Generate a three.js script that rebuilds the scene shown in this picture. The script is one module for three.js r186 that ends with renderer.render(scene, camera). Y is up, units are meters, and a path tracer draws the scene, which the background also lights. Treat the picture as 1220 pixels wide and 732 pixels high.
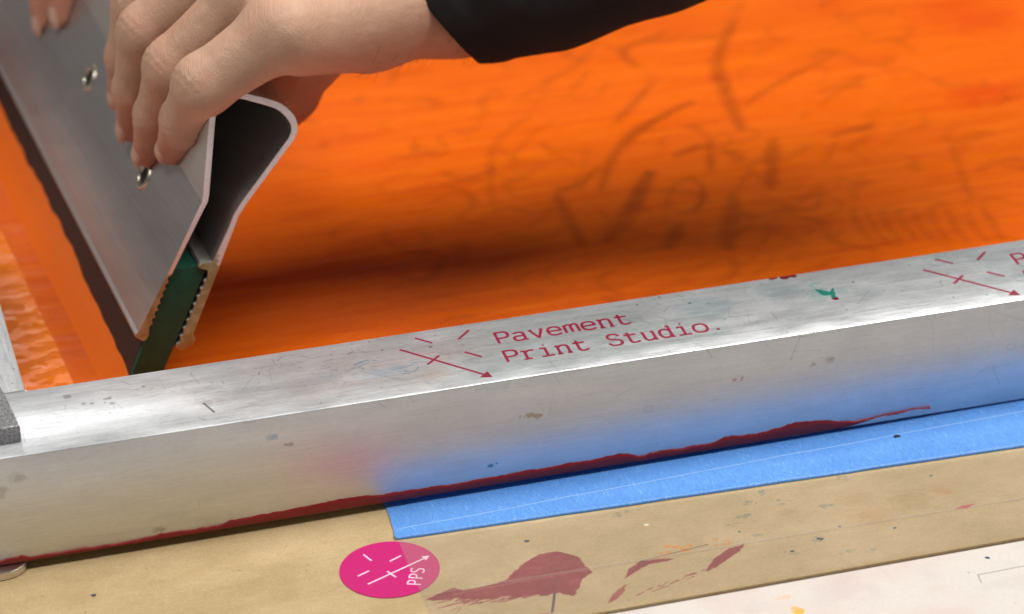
import * as THREE from 'three';
import { mergeGeometries, toCreasedNormals } from 'three/addons/utils/BufferGeometryUtils.js';
import { RectAreaLightUniformsLib } from 'three/addons/lights/RectAreaLightUniformsLib.js';
import { RoundedBoxGeometry } from 'three/addons/geometries/RoundedBoxGeometry.js';

// ---------------------------------------------------------------- camera, light, exposure
const scene = new THREE.Scene();
const camera = new THREE.PerspectiveCamera(10.456, 1024 / 614, 0.05, 30);
camera.position.set(-0.1920, 0.60493, 0.91604);
camera.up.set(0.15042, 0.86989, -0.46975);
camera.lookAt(-0.1920 + 0.21877, 0.60493 - 0.49267, 0.91604 - 0.84227);
camera.focus = 1.105;
camera.userData.fStop = 9.5;
scene.add(camera);
const renderer = new THREE.WebGLRenderer({ antialias: true });
renderer.toneMapping = THREE.LinearToneMapping;
renderer.toneMappingExposure = 1.03;
renderer.shadowMap.enabled = true;
scene.background = new THREE.Color().setRGB(0.065, 0.065, 0.07);     // the dim room round the table
RectAreaLightUniformsLib.init();

function panelLamp(name, label, w, h, pos, target, color, power, glow) {
  const g = new THREE.Group(); g.name = name; g.position.set(...pos); g.lookAt(...target);
  g.userData = { label, category: 'lamp' };
  const housing = new THREE.Mesh(new RoundedBoxGeometry(w + 0.06, h + 0.06, 0.06, 2, 0.01), new THREE.MeshStandardMaterial({ color: 0xdddddd, roughness: 0.6 }));
  housing.name = 'housing'; housing.position.z = -0.035; g.add(housing);
  const dif = new THREE.Mesh(new THREE.PlaneGeometry(w, h), new THREE.MeshStandardMaterial({ color: 0xffffff, emissive: new THREE.Color(...color), emissiveIntensity: glow }));
  dif.name = 'lamp_diffuser'; g.add(dif);
  const L = new THREE.RectAreaLight(new THREE.Color(...color), power, w, h);
  L.position.z = 0.004; L.rotation.y = Math.PI; g.add(L);
  scene.add(g); return g;
}
panelLamp('ceiling_lamp', 'wide white panel lamp hanging flat above the printing table', 0.58, 0.46, [0.54, 1.05, -0.06], [0.03, 0, -0.1], [1, 0.97, 0.92], 14.5, 2);
panelLamp('ceiling_lamp_001', 'added unseen fill panel that brightens the left side of the table', 0.4, 0.34, [-0.48, 1.15, 0.06], [-0.05, 0, -0.1], [1, 0.97, 0.93], 16, 1.5);  // fill light added out of view to brighten the ink left of the squeegee
panelLamp('panel_lamp', 'upright white panel lamp standing behind the screen frame', 0.55, 0.36, [-0.16, 1.36, -1.87], [-0.05, 0.05, -0.1], [1, 0.98, 0.95], 6, 2);

// ---------------------------------------------------------------- helpers
let seed = 7;
const rnd = () => { seed = (seed * 1664525 + 1013904223) >>> 0; return seed / 4294967296; };
const R2 = (a, b) => a + (b - a) * rnd();
const hash = (x, y, s) => { let h = (x * 374761393 + y * 668265263 + s * 974634777) | 0; h = Math.imul(h ^ (h >>> 13), 1274126177); return ((h ^ (h >>> 16)) >>> 0) / 4294967296; };
function vn(x, y, s = 0) {
  const xi = Math.floor(x), yi = Math.floor(y), fx = x - xi, fy = y - yi, u = fx * fx * (3 - 2 * fx), v = fy * fy * (3 - 2 * fy);
  const a = hash(xi, yi, s), b = hash(xi + 1, yi, s), c = hash(xi, yi + 1, s), d = hash(xi + 1, yi + 1, s);
  return a + (b - a) * u + (c - a) * v + (a - b - c + d) * u * v;
}
const fbm = (x, y, s = 0, o = 4) => { let t = 0, a = 0.5, n = 0; for (let i = 0; i < o; i++) { t += a * vn(x, y, s + i); n += a; x *= 2.03; y *= 2.03; a *= 0.5; } return t / n; };
const cl = (x, a = 0, b = 1) => Math.min(b, Math.max(a, x));
const sm = (a, b, x) => { const t = cl((x - a) / (b - a)); return t * t * (3 - 2 * t); };
const mix = (a, b, t) => a + (b - a) * t;

function canvasOf(w, h, draw) { const c = document.createElement('canvas'); c.width = w; c.height = h; const x = c.getContext('2d'); draw(x, w, h); return c; }
function perPixel(c, fn) {
  const x = c.getContext('2d'), im = x.getImageData(0, 0, c.width, c.height), d = im.data;
  for (let j = 0, k = 0; j < c.height; j++) for (let i = 0; i < c.width; i++, k += 4) { const o = fn(i, j, d[k], d[k + 1], d[k + 2]); d[k] = o[0]; d[k + 1] = o[1]; d[k + 2] = o[2]; d[k + 3] = 255; }
  x.putImageData(im, 0, 0); return c;
}
function tex(c, srgb) { const t = new THREE.CanvasTexture(c); t.wrapS = t.wrapT = THREE.RepeatWrapping; t.magFilter = THREE.LinearFilter; if (srgb) t.colorSpace = THREE.SRGBColorSpace; return t; }
const sh = (m) => { m.castShadow = m.receiveShadow = true; return m; };
function part(name, geo, mat, parent, label) { const m = sh(new THREE.Mesh(geo, mat)); m.name = name; if (label) m.userData.label = label; (parent || scene).add(m); return m; }
function group(name, label, category, pos = [0, 0, 0]) { const g = new THREE.Group(); g.name = name; g.position.set(...pos); g.userData = { label, category }; scene.add(g); return g; }
const mm = 0.001;

// ---------------------------------------------------------------- table and kraft board
const PXM = 5.12;     // texture pixels per millimetre on the close surfaces
const blot = (x, px, py, r, col, n = 9) => { x.fillStyle = col; x.beginPath(); for (let i = 0; i <= n; i++) { const a = i / n * 6.283, q = r * (0.7 + 0.6 * hash(i % n, Math.round(px), 5)); x.lineTo(px + Math.cos(a) * q, py + Math.sin(a) * q * 0.8); } x.fill(); };
{
  // white table top: x 30..430 mm on 2048 px, z 70..170 mm on 512 px, repeating
  const c = canvasOf(2048, 512, (x) => {
    x.fillStyle = '#d3ccc5'; x.fillRect(0, 0, 2048, 512);
    const P = (a, b) => [(a - 30) * PXM, (b - 70) * PXM];
    x.filter = 'none';
    x.strokeStyle = 'rgba(110,95,90,0.6)'; x.lineWidth = 2; x.beginPath(); x.moveTo(...P(172.6, 97)); x.lineTo(...P(173.2, 92.6)); x.lineTo(...P(200, 92)); x.stroke();
    blot(x, ...P(111.6, 95), 11, 'rgba(233,176,84,0.95)'); blot(x, ...P(111.3, 92.5), 7, 'rgba(233,176,84,0.7)'); blot(x, ...P(111, 86), 9, 'rgba(243,190,160,0.7)'); blot(x, ...P(108, 86.4), 6, 'rgba(243,190,160,0.6)');
    blot(x, ...P(179.8, 84.3), 4.5, 'rgba(40,70,95,0.95)');
    for (let i = 0; i < 70; i++) blot(x, R2(0, 2048), R2(0, 512), R2(0.8, 2.6), ['rgba(120,110,110,0.5)', 'rgba(190,120,130,0.5)', 'rgba(90,100,120,0.5)'][i % 3]);
    x.lineWidth = 1; for (let i = 0; i < 60; i++) { x.strokeStyle = `rgba(${i % 2 ? '150,130,125' : '255,250,245'},0.25)`; const a = R2(0, 2048), b = R2(0, 512), t = R2(0, 6.28), l = R2(10, 70); x.beginPath(); x.moveTo(a, b); x.lineTo(a + Math.cos(t) * l, b + Math.sin(t) * l); x.stroke(); }
  });
  perPixel(c, (i, j, r, g, b) => { const p = sm(0.5, 0.75, fbm(i / 210, j / 150, 3)), q = sm(0.55, 0.8, fbm(i / 60, j / 50, 9)), n = (fbm(i / 3, j / 3, 14, 2) - 0.5) * 9; return [r - 1 * p - 5 * q + n, g - 11 * p - 6 * q + n, b - 10 * p - 5 * q + n]; });
  const m = new THREE.MeshStandardMaterial({ map: tex(c, true), roughness: 0.55 });
  const g = new THREE.BoxGeometry(1.6, 0.02, 1.3); const uv = g.attributes.uv, ps = g.attributes.position;
  for (let i = 0; i < uv.count; i++) uv.setXY(i, (ps.getX(i) + 0.1 - 0.03) / 0.4, -(ps.getZ(i) - 0.2 - 0.07) / 0.1);
  const t = part('table_top', g, m); t.position.set(0.1, -0.0113, -0.2); t.userData = { kind: 'structure', label: 'paint-stained white table top', category: 'table' };
}
const boardP = (a, b) => [(a + 150) * PXM, (b + 20) * PXM];   // x -150..250, z -20..80
{
  const redC = canvasOf(2048, 512, () => {});
  const c = canvasOf(2048, 512, (x) => {
    x.fillStyle = '#b49c73'; x.fillRect(0, 0, 2048, 512);
    const X0 = x; x = redC.getContext('2d'); x.fillStyle = '#000'; x.fillRect(0, 0, 2048, 512); x = X0;
    const poly = (L, col) => { x.fillStyle = col; x.beginPath(); for (let i = 0; i < L.length; i += 2) x.lineTo(...boardP(L[i], L[i + 1])); x.fill(); };
    // soft old stains
    for (const [a, b, r, col] of [[128, 44, 34, 'rgba(150,120,70,0.07)'], [150, 52, 44, 'rgba(170,110,50,0.05)'], [168, 48, 40, 'rgba(140,105,40,0.07)'], [182, 45, 26, 'rgba(190,120,70,0.09)'], [150, 40, 40, 'rgba(160,120,60,0.06)'], [85, 51, 9, 'rgba(205,130,50,0.8)'], [88, 52.5, 6, 'rgba(205,130,50,0.7)'], [80, 54, 5, 'rgba(205,130,50,0.6)'], [100, 52, 8, 'rgba(190,120,60,0.5)']]) for (let k = 0; k < 5; k++) blot(x, ...boardP(a + R2(-3, 3), b + R2(-2, 2)), r * R2(0.5, 1), col, 14);
    for (const [a, b] of [[131.6, 59.7], [120.6, 64.2], [137, 69.3], [145, 71.3], [125, 28.1], [128, 35.3], [108, 44.3], [149.6, 27.5], [142, 41.8], [114.7, 51], [73.6, 26.4], [118, 33], [112, 40]]) { for (let k = 0; k < 4; k++) blot(x, ...boardP(a + R2(-3, 3), b + R2(-1.5, 1.5)), R2(2, 7), 'rgba(75,105,105,0.28)'); }
    for (const [a, b, r] of [[40.2, 32.5, 4.5], [-100.2, 21.2, 5], [131.6, 59.7, 6], [120.6, 64, 4], [108, 48, 2.5], [157, 61, 3], [180, 35, 3], [140, 55, 3]]) blot(x, ...boardP(a, b), r, 'rgba(32,48,66,0.9)');
    blot(x, ...boardP(80.3, 34.9), 4, 'rgba(235,225,205,0.9)');
    x = redC.getContext('2d');
    // dark red ink: the big smear, its drip and the thin drags beside it
    const red = 'rgba(126,4,30,0.95)';
    poly([0.2, 55.6, 6, 53, 10.6, 51.3, 13.5, 54, 20, 53.8, 27.6, 52.4, 31, 49, 34.6, 45.7, 42.2, 41.2, 48.6, 41.3, 54, 46.7, 54.7, 53.1, 55.6, 56, 51.7, 59, 49, 63, 46.1, 67.3, 42, 64.2, 38, 64.5, 34.9, 62.7, 30, 63, 26, 61, 20.4, 61, 15, 59.5, 10.3, 57.6, 5, 57.2], red);
    x.strokeStyle = red; for (let i = 0; i < 60; i++) { x.lineWidth = R2(0.6, 2.2); const a = R2(8, 46), b = R2(57, 63); x.beginPath(); x.moveTo(...boardP(a, b)); x.lineTo(...boardP(a - R2(2, 9), b + R2(0.5, 2))); x.stroke(); }
    x.strokeStyle = 'rgba(50,2,12,0.6)'; x.lineWidth = 4; x.beginPath(); x.moveTo(...boardP(10, 55.2)); x.lineTo(...boardP(30, 54.4)); x.lineTo(...boardP(55, 54.6)); x.stroke();
    x = X0; x.strokeStyle = 'rgba(45,30,50,0.85)'; x.lineWidth = 4; x.beginPath(); x.moveTo(...boardP(43, 56.2)); x.quadraticCurveTo(...boardP(41, 64), ...boardP(37, 74)); x.stroke(); blot(x, ...boardP(43, 57), 7, 'rgba(45,30,50,0.7)');
    x = redC.getContext('2d'); poly([64.4, 62.9, 67, 58, 71.9, 54.8, 78, 55.4, 83, 56.4, 80, 57.4, 74.5, 57.2, 69, 60], red); poly([55, 74, 59, 69.5, 64.2, 65.8, 62, 70, 57, 74], 'rgba(126,4,30,0.6)');
    poly([90.5, 66.6, 95, 60.5, 101.6, 56.3, 107.2, 55.4, 104, 59, 99.8, 61.8, 95, 65], red);
    x.strokeStyle = 'rgba(126,4,30,0.7)'; for (let i = 0; i < 26; i++) { x.lineWidth = R2(0.5, 2.4); const t = rnd(), a = mix(64, 91, t), b = mix(73.5, 66, t) + R2(-1, 1); x.beginPath(); x.moveTo(...boardP(a, b)); x.lineTo(...boardP(a + R2(1, 4), b - R2(0.4, 1.4))); x.stroke(); }
    x = X0; x.strokeStyle = 'rgba(40,35,35,0.7)'; x.lineWidth = 1.6; x.beginPath(); x.moveTo(...boardP(72, 54.8)); x.lineTo(...boardP(96, 52)); x.stroke();
    poly([180, 56.4, 183, 55.2, 187.5, 55.4, 184, 56.9], 'rgba(190,25,60,0.95)'); poly([22, 74, 34, 73.6, 38, 74.2, 30, 75], 'rgba(170,40,80,0.5)');
    for (let i = 0; i < 260; i++) blot(x, R2(0, 2048), R2(0, 512), R2(0.5, 1.8), ['rgba(80,60,40,0.5)', 'rgba(60,70,80,0.5)', 'rgba(225,205,165,0.5)'][i % 3]);
  });
  const rd = redC.getContext('2d').getImageData(0, 0, 2048, 512).data;
  perPixel(c, (i, j, r, g, b) => {                    // dried ink: ragged edge, thick and thin places
    const wi = Math.round(i + (fbm(i / 9, j / 9, 34, 3) - 0.5) * 5 + (fbm(i / 2.5, j / 2.5, 36, 2) - 0.5) * 4), wj = Math.round(j + (fbm(i / 9, j / 9, 35, 3) - 0.5) * 4); if (wi < 0 || wj < 0 || wi > 2047 || wj > 511) return [r, g, b];
    let a = cl(rd[(wj * 2048 + wi) * 4] / 126); a *= 0.84 + 0.16 * sm(0.35, 0.6, fbm(i / 24 + j / 30, j / 14 - i / 60, 38, 4)); a *= fbm(i / 3, j / 2, 39, 2) < 0.2 ? 0.7 : 1; return [mix(r, 126, a), mix(g, 4, a), mix(b, 30, a)];
  });
  perPixel(c, (i, j, r, g, b) => { const f = (fbm(i / 2.2, j / 1.7, 31, 3) - 0.5) * 26, l = (fbm(i / 46, j / 32, 40) - 0.5) * 18 + (fbm(i / 190, j / 90, 42, 3) - 0.5) * 26, s = (vn(i / 26, j / 1.6, 44) - 0.5) * 6; return [r + f + l + s, g + f + l + s, b + f * 0.9 + l * 1.1 + s]; });
  const bc = canvasOf(512, 512, (x) => x.fillRect(0, 0, 512, 512));
  perPixel(bc, (i, j) => { const v = 128 + (fbm(i / 3, j / 3, 50, 3) - 0.5) * 200; return [v, v, v]; });
  const bt = tex(bc); bt.repeat.set(4, 1);
  const m = new THREE.MeshStandardMaterial({ map: tex(c, true), bumpMap: bt, bumpScale: 0.00012, roughness: 0.62 });
  const g = new RoundedBoxGeometry(0.95, 0.0012, 0.64, 2, 0.0003); const uv = g.attributes.uv, ps = g.attributes.position;
  for (let i = 0; i < uv.count; i++) uv.setXY(i, (ps.getX(i) + 0.12 + 0.15) / 0.4, 1 - (ps.getZ(i) - 0.2415 + 0.02) / 0.1);
  const b = part('kraft_board', g, m); b.position.set(0.12, -0.0006, -0.2415);
  b.userData = { label: 'ink-stained brown kraft board lying under the screen frame', category: 'board' };
}

// sheet: thin slab with a polygon outline in x/z (mm), uv in metres
function sheet(L, y, th, uvf, bevel = 0) {
  const s = new THREE.Shape(); for (let i = 0; i < L.length; i += 2) i ? s.lineTo(L[i] * mm, -L[i + 1] * mm) : s.moveTo(L[i] * mm, -L[i + 1] * mm);
  const g = new THREE.ExtrudeGeometry(s, { depth: th, bevelEnabled: false, curveSegments: 24 }); g.rotateX(-Math.PI / 2); g.translate(0, y, 0);
  const uv = g.attributes.uv, p = g.attributes.position; for (let i = 0; i < uv.count; i++) uv.setXY(i, ...uvf(p.getX(i) / mm, p.getZ(i) / mm)); return g;
}
{ // blue masking tape: crepe paper, ridged along its width, a long pale crease
  const c = canvasOf(1024, 512, (x) => {
    x.fillStyle = '#5a93dc'; x.fillRect(0, 0, 1024, 512);
    for (let i = 0; i < 2600; i++) { x.strokeStyle = rnd() < 0.6 ? `rgba(150,195,250,${R2(0.1, 0.55)})` : `rgba(50,110,190,${R2(0.1, 0.45)})`; x.lineWidth = R2(0.6, 1.8); const a = R2(0, 1024), b = R2(0, 512); x.beginPath(); x.moveTo(a, b); x.lineTo(a + R2(-3, 3), b + R2(3, 16)); x.stroke(); }
  });
  perPixel(c, (i, j, r, g, b) => { const n = (fbm(i / 2.5, j / 6, 60, 2) - 0.5) * 18 + (fbm(i / 80, j / 40, 66) - 0.5) * 14; return [r + n, g + n, b + n * 0.7]; });
  const bc = canvasOf(1024, 512, (x) => x.fillRect(0, 0, 1024, 512));
  perPixel(bc, (i, j) => { const v = 255 * (0.7 * fbm(i / 2.6, j / 9, 70, 3) + 0.3 * fbm(i / 9, j / 30, 77, 2)); return [v, v, v]; });
  const m = new THREE.MeshStandardMaterial({ map: tex(c, true), bumpMap: tex(bc), bumpScale: 0.0004, roughness: 0.5 });
  const W = 4000 / 5.12 / 4;   // 195 mm per repeat
  // swept strip: z profile lifts slightly at the crease and at the free edge
  const nx = 60, prof = [[0, 0.45], [0.3, 0.45], [0.55, 0.5], [0.62, 0.85], [0.68, 0.55], [0.85, 0.5], [0.96, 0.75], [1, 1.0]], pos = [], uv = [], idx = [];
  for (let i = 0; i <= nx; i++) {
    const t = i / nx, x = mix(0, 420, t), zl = 19.4 + x * 0.039, z0 = -14, wob = (fbm(x / 9, 3.1, 80) - 0.5) * 0.5, xl = i ? 0 : 0;
    const rows = [...prof.map(([q, y]) => [mix(z0, zl + wob, q), y + (q > 0.9 ? 0.25 * (fbm(x / 25, 7, 81)) : 0), q]), [zl + wob, 0.02, 1.01]];
    rows.forEach(([z, y, q]) => { const xs = x + (i === 0 ? -0.9 * (z / 19) + (fbm(z / 3, 1, 82) - 0.5) * 1.2 + 0.8 : 0) - (z - 5) * 0.02; pos.push(xs * mm, y * mm, z * mm); uv.push(xs / W, -z / (W / 2)); });
  }
  const rn = prof.length + 1; for (let i = 0; i < nx; i++) for (let k = 0; k < rn - 1; k++) { const a = i * rn + k, b = a + rn; idx.push(a, a + 1, b, a + 1, b + 1, b); }
  const g = new THREE.BufferGeometry(); g.setAttribute('position', new THREE.Float32BufferAttribute(pos, 3)); g.setAttribute('uv', new THREE.Float32BufferAttribute(uv, 2)); g.setIndex(idx); g.computeVertexNormals();
  const t = part('masking_tape', g, m); t.userData = { label: 'strip of blue crepe masking tape stuck along the board edge', category: 'tape' };
  const d = part('ink_drop', new THREE.SphereGeometry(1, 16, 8), new THREE.MeshStandardMaterial({ color: 0x101c2c, roughness: 0.35 }), t); d.scale.set(1.25 * mm, 0.3 * mm, 1.1 * mm); d.position.set(0.1776, 0.0007, 0.0093);
  const cr = []; for (let i = 0; i <= 60; i++) { const x = i * 5.2 + 1, z = 13.9 - x * 0.033 + (fbm(x / 20, 2, 90) - 0.5) * 0.8, q = (z + 14) / (33.4 + x * 0.039), pr = [[0, 0.45], [0.3, 0.45], [0.55, 0.5], [0.62, 0.85], [0.68, 0.55], [0.85, 0.5], [0.96, 0.75], [1, 1.0]]; let yy = 0.45; for (let k = 0; k < 7; k++) if (q >= pr[k][0]) yy = mix(pr[k][1], pr[k + 1][1], cl((q - pr[k][0]) / (pr[k + 1][0] - pr[k][0]))); cr.push(new THREE.Vector3(x * mm, (yy - 0.03) * mm, z * mm)); }
  part('crease', new THREE.TubeGeometry(new THREE.CatmullRomCurve3(cr), 120, 0.17 * mm, 5), new THREE.MeshStandardMaterial({ color: 0x9fc6f4, roughness: 0.6 }), t, 'pale worn crease');
}
{ // round pink sticker, half covered by clear tape
  const c = canvasOf(1024, 1024, (x) => {
    x.fillStyle = '#c0186e'; x.fillRect(0, 0, 1024, 1024);
    const S = 1024 / 33, P = (a, b) => [(a + 16.5) * S, (b + 16.5) * S];
    x.strokeStyle = '#f6cbe0'; x.fillStyle = '#f6cbe0'; x.lineCap = 'butt'; x.lineWidth = 0.62 * S;
    const ln = (a, b, cc, d) => { x.beginPath(); x.moveTo(...P(a, b)); x.lineTo(...P(cc, d)); x.stroke(); };
    ln(-6.1, -10.8, -4.4, -6.5); ln(1.1, -4.4, 5.4, -6.6); ln(-10.7, 0.8, -6.5, -1.1);
    ln(-8.6, 6.2, 12.0, -2.7); ln(-1.0, 0.9, 0.9, 5.0);
    x.beginPath(); x.moveTo(...P(14.2, -3.7)); x.lineTo(...P(11.5, -4.2)); x.lineTo(...P(12.5, -1.5)); x.fill();
    x.save(); x.translate(...P(7.2, 12.3)); x.rotate(Math.atan2(-9.6, 4)); x.font = `${6.4 * S}px sans-serif`; x.scale(10.4 * S / x.measureText('PPS').width, 1); x.fillText('PPS', 0, 0); x.restore();
  });
  perPixel(c, (i, j, r, g, b) => { const n = (fbm(i / 4, j / 4, 95, 2) - 0.5) * 8; return [r + n, g + n, b + n]; });
  const g = new THREE.CylinderGeometry(16.2 * mm, 16.2 * mm, 0.25 * mm, 72, 1); const uv = g.attributes.uv, p = g.attributes.position;
  for (let i = 0; i < uv.count; i++) uv.setXY(i, p.getX(i) / 0.033 + 0.5, 0.5 - p.getZ(i) / 0.033);
  const s = part('round_sticker', g, new THREE.MeshStandardMaterial({ map: tex(c, true), roughness: 0.42 })); s.position.set(-0.0064, 0.00016, 0.0355);
  s.userData = { label: 'round pink sticker with pale arrow and letters PPS on the brown board', category: 'sticker' };
}
{ // clear packing tape, two overlapping lengths
  const fc = canvasOf(512, 512, (x) => x.fillRect(0, 0, 512, 512)); perPixel(fc, (i, j) => { const v = 255 * fbm(i / 60, j / 14, 101, 4); return [v, v, v]; });
  const m = new THREE.MeshPhysicalMaterial({ color: new THREE.Color().setRGB(0.46, 0.41, 0.34), roughness: 0.32, transparent: true, opacity: 0.1, bumpMap: tex(fc), bumpScale: 0.0003 });
  const uvf = (x, z) => [x / 90, z / 90];
  const a = part('clear_tape', sheet([0.2, 20.9, 92, 24.9, 216, 29.5, 420, 37, 420, 60.5, 200, 57.6, 82, 55.4, 0, 53.6, -0.2, 40], 0.00036, 0.00008, uvf), m); a.userData = { label: 'clear packing tape below the blue tape, its end crossing the pink sticker', category: 'tape' };
  const b = part('clear_tape_001', sheet([0, 53.0, 82, 54.6, 200, 56.9, 420, 59.6, 420, 78.6, -0.6, 78.3], 0.00058, 0.00008, uvf), m); b.userData = { label: 'clear packing tape along the edge of the brown board over the red ink', category: 'tape' };
}
{ // thin steel shim poking out under the frame
  const s = new THREE.Shape(); s.absarc(0, 0, 9 * mm, -Math.PI / 2, Math.PI / 2); s.lineTo(-60 * mm, 9 * mm); s.lineTo(-60 * mm, -9 * mm);
  const g = new THREE.ExtrudeGeometry(s, { depth: 2.2 * mm, bevelEnabled: true, bevelSize: 0.3 * mm, bevelThickness: 0.3 * mm, bevelSegments: 3, curveSegments: 24 }); g.rotateX(-Math.PI / 2); g.translate(0, 0.3 * mm, 0);
  const p = part('steel_shim', g, new THREE.MeshStandardMaterial({ color: 0xd8d4ce, metalness: 1, roughness: 0.3 })); p.position.set(-0.1265, 0.0001, -0.0048);
  p.userData = { label: 'thin round-ended steel shim slipped under the frame', category: 'shim' };
}

// ---------------------------------------------------------------- printing screen
const T2 = (x, t) => [(x + 150) * PXM, t * PXM];      // bar texture: x -150..250 mm, t = way over the top (0..40) and down the front (40..80)
const INK = '#80122f';
// wide typewriter letters drawn as strokes, in mm: baseline 0, capitals 7.2 high
const GL = {
  P: (p) => { p.M(0.7, 0).L(0.7, 7.2).L(3, 7.2).Q(4.8, 7.2, 4.8, 5.3).Q(4.8, 3.3, 3, 3.3).L(0.7, 3.3); },
  a: (p) => { p.M(0.6, 4.7).Q(1.2, 5.4, 2.4, 5.4).Q(4, 5.4, 4, 3.9).L(4, 0.7).Q(4, 0, 4.9, 0).M(4, 3).L(2, 3).Q(0.3, 3, 0.3, 1.5).Q(0.3, 0, 1.9, 0).Q(3.6, 0, 4, 1.2); },
  v: (p) => { p.M(0, 5.3).L(1.2, 5.3).M(0.4, 5.3).L(2.5, 0).L(4.6, 5.3).M(3.8, 5.3).L(5, 5.3); },
  e: (p) => { p.M(0.3, 2.8).L(4.7, 2.8).Q(4.7, 5.4, 2.5, 5.4).Q(0.3, 5.4, 0.3, 2.7).Q(0.3, 0, 2.6, 0).Q(4, 0, 4.6, 1); },
  m: (p) => { p.M(0.3, 0).L(0.3, 5.3).M(0.3, 4.2).Q(0.8, 5.4, 1.6, 5.4).Q(2.5, 5.4, 2.5, 4.2).L(2.5, 0.2).M(2.5, 4.2).Q(3, 5.4, 3.8, 5.4).Q(4.8, 5.4, 4.8, 4.2).L(4.8, 0); },
  n: (p) => { p.M(0, 5.3).L(0.8, 5.3).L(0.8, 0).M(0, 0).L(1.7, 0).M(0.8, 4).Q(1.4, 5.4, 2.7, 5.4).Q(4.2, 5.4, 4.2, 3.8).L(4.2, 0).M(3.4, 0).L(5, 0); },
  t: (p) => { p.M(0.2, 5.3).L(4.4, 5.3).M(1.7, 7).L(1.7, 1.4).Q(1.7, 0, 3, 0).Q(4.1, 0, 4.8, 0.8); },
  r: (p) => { p.M(0.2, 5.3).L(1.5, 5.3).L(1.5, 0).M(0.2, 0).L(3.1, 0).M(1.5, 3.6).Q(2, 5.4, 3.6, 5.4).L(4.7, 5.2); },
  i: (p) => { p.M(0.7, 5.3).L(2.6, 5.3).L(2.6, 0).M(0.4, 0).L(4.8, 0).M(2.2, 7.3).L(2.9, 7.3); },
  S: (p) => { p.M(4.5, 5.6).Q(4.2, 7.3, 2.5, 7.3).Q(0.6, 7.3, 0.6, 5.5).Q(0.6, 4.1, 2.6, 3.7).Q(4.7, 3.3, 4.7, 1.8).Q(4.7, -0.1, 2.5, -0.1).Q(0.5, -0.1, 0.3, 1.8); },
  u: (p) => { p.M(0, 5.3).L(0.8, 5.3).L(0.8, 1.6).Q(0.8, 0, 2.3, 0).Q(3.7, 0, 4.2, 1.4).M(3.3, 5.3).L(4.2, 5.3).L(4.2, 0).L(5, 0); },
  d: (p) => { p.M(3.2, 7.2).L(4.1, 7.2).L(4.1, 0).L(4.9, 0).M(4.1, 2.7).Q(4.1, 0, 2.1, 0).Q(0.3, 0, 0.3, 2.7).Q(0.3, 5.4, 2.1, 5.4).Q(4.1, 5.4, 4.1, 2.7); },
  o: (p) => { p.M(2.5, 0).Q(4.8, 0, 4.8, 2.7).Q(4.8, 5.4, 2.5, 5.4).Q(0.2, 5.4, 0.2, 2.7).Q(0.2, 0, 2.5, 0); },
  '.': (p) => { p.M(1.6, 0.25).L(2.6, 0.25); },
};
function typeLine(x, str, x0, z0) {
  let cx = x0; x.lineWidth = 1.02 * PXM; x.lineCap = 'butt'; x.lineJoin = 'round';
  for (const ch of str) {
    if (GL[ch]) { x.beginPath(); const at = (a, b) => T2(cx + a, z0 + 40 - b); const pen = { M: (a, b) => (x.moveTo(...at(a, b)), pen), L: (a, b) => (x.lineTo(...at(a, b)), pen), Q: (a, b, c, d) => (x.quadraticCurveTo(...at(a, b), ...at(c, d)), pen) }; if (ch === '.') x.lineWidth = 1.3 * PXM; GL[ch](pen); x.stroke(); x.lineWidth = 1.02 * PXM; }
    cx += 5.98;
  }
}
function logo(x, ox) {
  x.strokeStyle = x.fillStyle = INK; x.lineCap = 'butt'; x.lineWidth = 0.95 * PXM;
  const ln = (a, b, c, d) => { x.beginPath(); x.moveTo(...T2(a + ox, b + 40)); x.lineTo(...T2(c + ox, d + 40)); x.stroke(); };
  ln(21, -35.6, 25.8, -30.8); ln(34.8, -30.6, 39.7, -35.5); ln(34.6, -21.8, 39.3, -17); ln(20.8, -17.4, 25.9, -21.9); ln(14.3, -29.7, 37.6, -5);
  x.beginPath(); x.moveTo(...T2(39.3 + ox, 40 - 3.2)); x.lineTo(...T2(38.6 + ox, 40 - 7.4)); x.lineTo(...T2(35.2 + ox, 40 - 4.2)); x.fill();
  typeLine(x, 'Pavement', 46.6 + ox, -23.8); typeLine(x, 'Print Studio.', 46.2 + ox, -11.2);
}
function printOnBar(x) { logo(x, 0); logo(x, 186.3); }
const scratch = (x, n, w, h, col, lw, lmax, ang) => { for (let i = 0; i < n; i++) { x.strokeStyle = col(i); x.lineWidth = R2(lw[0], lw[1]); const a = R2(0, w), b = R2(0, h), t = ang + R2(-0.5, 0.5) * (rnd() < 0.3 ? 4 : 0.25), l = R2(4, lmax); x.beginPath(); x.moveTo(a, b); x.quadraticCurveTo(a + Math.cos(t) * l * 0.5 + R2(-2, 2), b + Math.sin(t) * l * 0.5 + R2(-2, 2), a + Math.cos(t) * l, b + Math.sin(t) * l); x.stroke(); } };
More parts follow.
